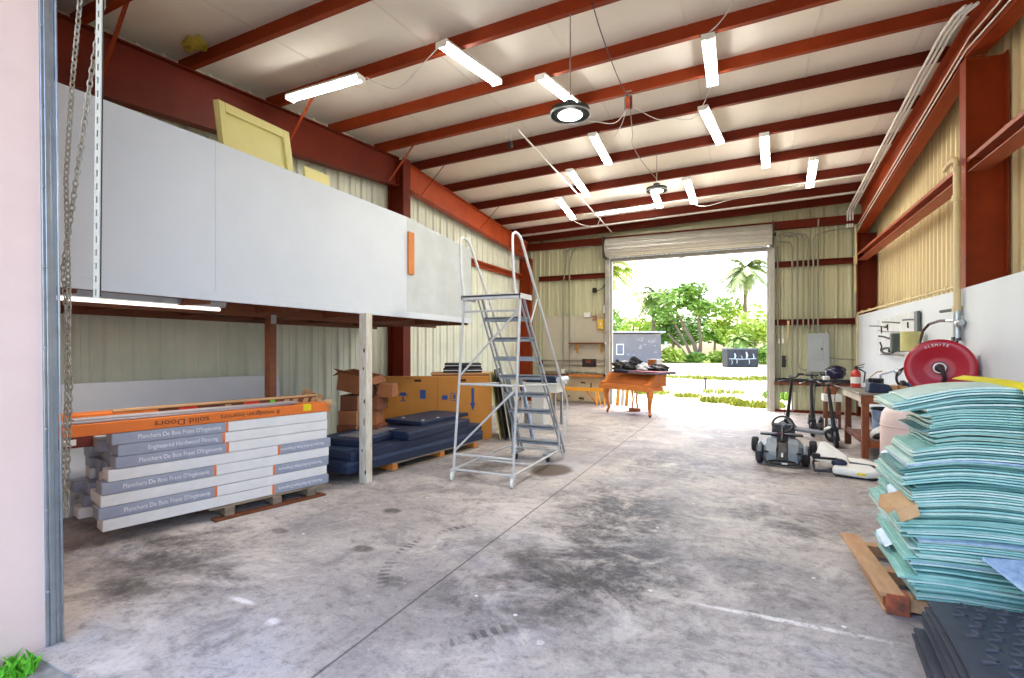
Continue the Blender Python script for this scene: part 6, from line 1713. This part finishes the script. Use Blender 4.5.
tree('green tree at the far left above the grey shed', (-15.5, 62, 0), 7, [(0, 0, 5.0, 2.2, 1.9), (-2, 0, 6.2, 1.6, 1.6)], lf[0], 5, [[(0, 0, 0, .25), (.2, 0, 3, .2), (.3, 0, 5, .1)]], n=520)
tree('bright bushy tree behind the dumpster', (.6, 60.6, 0), 6, [(0, 0, 3.6, 1.9, 2.6), (-1.8, 1, 3.0, 1.6, 1.6)], lf[1], 6, [[(0, 0, 0, .2), (.1, 0, 2.5, .14)]], n=520)
tree('low green tree between the round tree and the dumpster', (-4.2, 75, 0), 5, [(0, 0, 3.4, 2.4, 2.0), (2.2, 0, 3.0, 2.0, 1.6)], lf[0], 7, [[(0, 0, 0, .2), (.1, 0, 2.5, .14)]], n=560)
tree('deep green tree filling the back of the yard behind the round tree', (-7.0, 79, 0), 7, [(0, 0, 4.6, 4.2, 2.6), (-5, 0, 3.6, 3.0, 2.0)], lf[2], 17, [[(0, 0, 0, .2), (.1, 0, 3.5, .14)]], size=.4, n=900)
tree('deep green tree filling the back of the yard behind the dumpster', (2.0, 80, 0), 7, [(0, 0, 4.4, 3.6, 2.8), (-4, 0, 3.6, 2.6, 2.2)], lf[2], 18, [[(0, 0, 0, .2), (.1, 0, 3.5, .14)]], size=.4, n=900)
for k, (x, y, rx_, rz2, m, lab) in enumerate(((-7.3, 59.5, 1.8, 1.1, 1, 'low yellow green bush beside the grey shed'), (-5.6, 61.5, 1.6, .8, 0, 'low green bush under the forked pale trunks'), (-2.6, 63.0, 1.5, .9, 1, 'low yellow green bush just left of the dumpster'), (1.4, 57.6, 1.3, 1.3, 0, 'green bush right behind the dumpster'), (-.6, 58.6, 1.6, 1.0, 2, 'dark green bush directly behind the dumpster'))):
    rr = random.Random(40 + k); w = MB()
    for j in range(6): leaves(w, (x + rr.uniform(-.6, .6) * rx_, y + rr.uniform(-.5, .5), rz2 * rr.uniform(.5, 1.0)), (rx_ * .6, .8, rz2 * .7), 110, rr, .24, .2)
    b_ = thing('bush', lab, 'bush', (x, y, 0), 0, 'bushes across the yard')
    o = bpy.data.objects.new('foliage', w.mesh('foliage', lf[m], INV[b_.name], False)); COL.objects.link(o); o.parent = b_
    w = MB(); w.tube([(x, y, -.02), (x + .1, y, rz2 * .8)], .06, 6); part('stem', w, bark, b_)
def palm(lab, base, h, R0, n, seed, m, lean=0, dead=0):
    rr = random.Random(seed)
    t = thing('palm_tree', lab, 'palm tree', base, 0, 'palms across the yard')
    top = Vector((base[0] + lean, base[1], h))
    w = MB(); w.tube([(base[0] + lean * q ** 1.5, base[1], h * q) for q in [i / 8 for i in range(9)]], [.26 - .08 * i / 8 for i in range(9)], 8); part('trunk', w, bark, t)
    fw, rw = MB(), MB()
    for i in range(n):
        a = 2 * PI * i / n + rr.uniform(-.2, .2); el = rr.uniform(-.35, 1.25); L = R0 * rr.uniform(.8, 1.1)
        d = Vector((math.cos(a), math.sin(a), 0))
        pts = []
        for j in range(9):
            q = j / 8
            pts.append(top + d * (L * q * math.cos(el * (1 - .3 * q))) + Vector((0, 0, L * (math.sin(el) * q - .62 * q * q))))
        rw.tube(pts, [.05 - .04 * j / 8 for j in range(9)], 4)
        sd_ = d.cross(Vector((0, 0, 1)))
        for j in range(1, 27):
            q = j / 26 * 8; i0 = min(int(q), 7); p = pts[i0].lerp(pts[i0 + 1], q - i0); td = (pts[i0 + 1] - pts[i0]).normalized()
            ll = R0 * .30 * (1 - .55 * abs(j / 26 - .35))
            for s_ in (-1, 1):
                e = p + (sd_ * s_ * .75 + td * .5 + Vector((0, 0, -.35 + rr.uniform(-.15, .15)))) * ll
                fw.add([p - td * .09, p + td * .09, e + td * .03, e - td * .03], [(0, 1, 2, 3)])
    cr = bpy.data.objects.new('fronds', fw.mesh('fronds', m, INV[t.name], False)); COL.objects.link(cr); cr.parent = t
    part('rachis', rw, bark, cr)
    if dead:
        dw = MB()
        for i in range(dead):
            a = rr.uniform(0, 2 * PI); r_ = rr.uniform(.15, .9); L = rr.uniform(1.2, 3.4)
            p0 = top + Vector((math.cos(a) * .2, math.sin(a) * .2, -.2)); p1 = top + Vector((math.cos(a) * r_, math.sin(a) * r_, -L * .5)); p2 = top + Vector((math.cos(a) * r_ * 1.1, math.sin(a) * r_ * 1.1, -L))
            dw.tube([p0, p1, p2], [.04, .09, .02], 4)
        part('dead_fronds', dw, M('straw_fronds', (206, 186, 130), .8, 0, (166, 146, 96), 3, .5), t)
    return t
palm('tall palm with dangling dry fronds at the right of the yard', (-.3, 66, 0), 10.9, 3.7, 26, 3, lf[3], 0, 26)
palm('distant palm standing behind the grey shed', (-11.0, 66.5, 0), 8.2, 3.3, 24, 5, lf[3], .2)
palm('palm at the left edge of the doorway view beside the shed', (-10.2, 41, 0), 8.0, 3.0, 22, 7, lf[1], -.3)
palm('short palm behind the dumpster', (-.9, 58.6, 0), 2.6, 1.5, 20, 9, lf[0], 0)
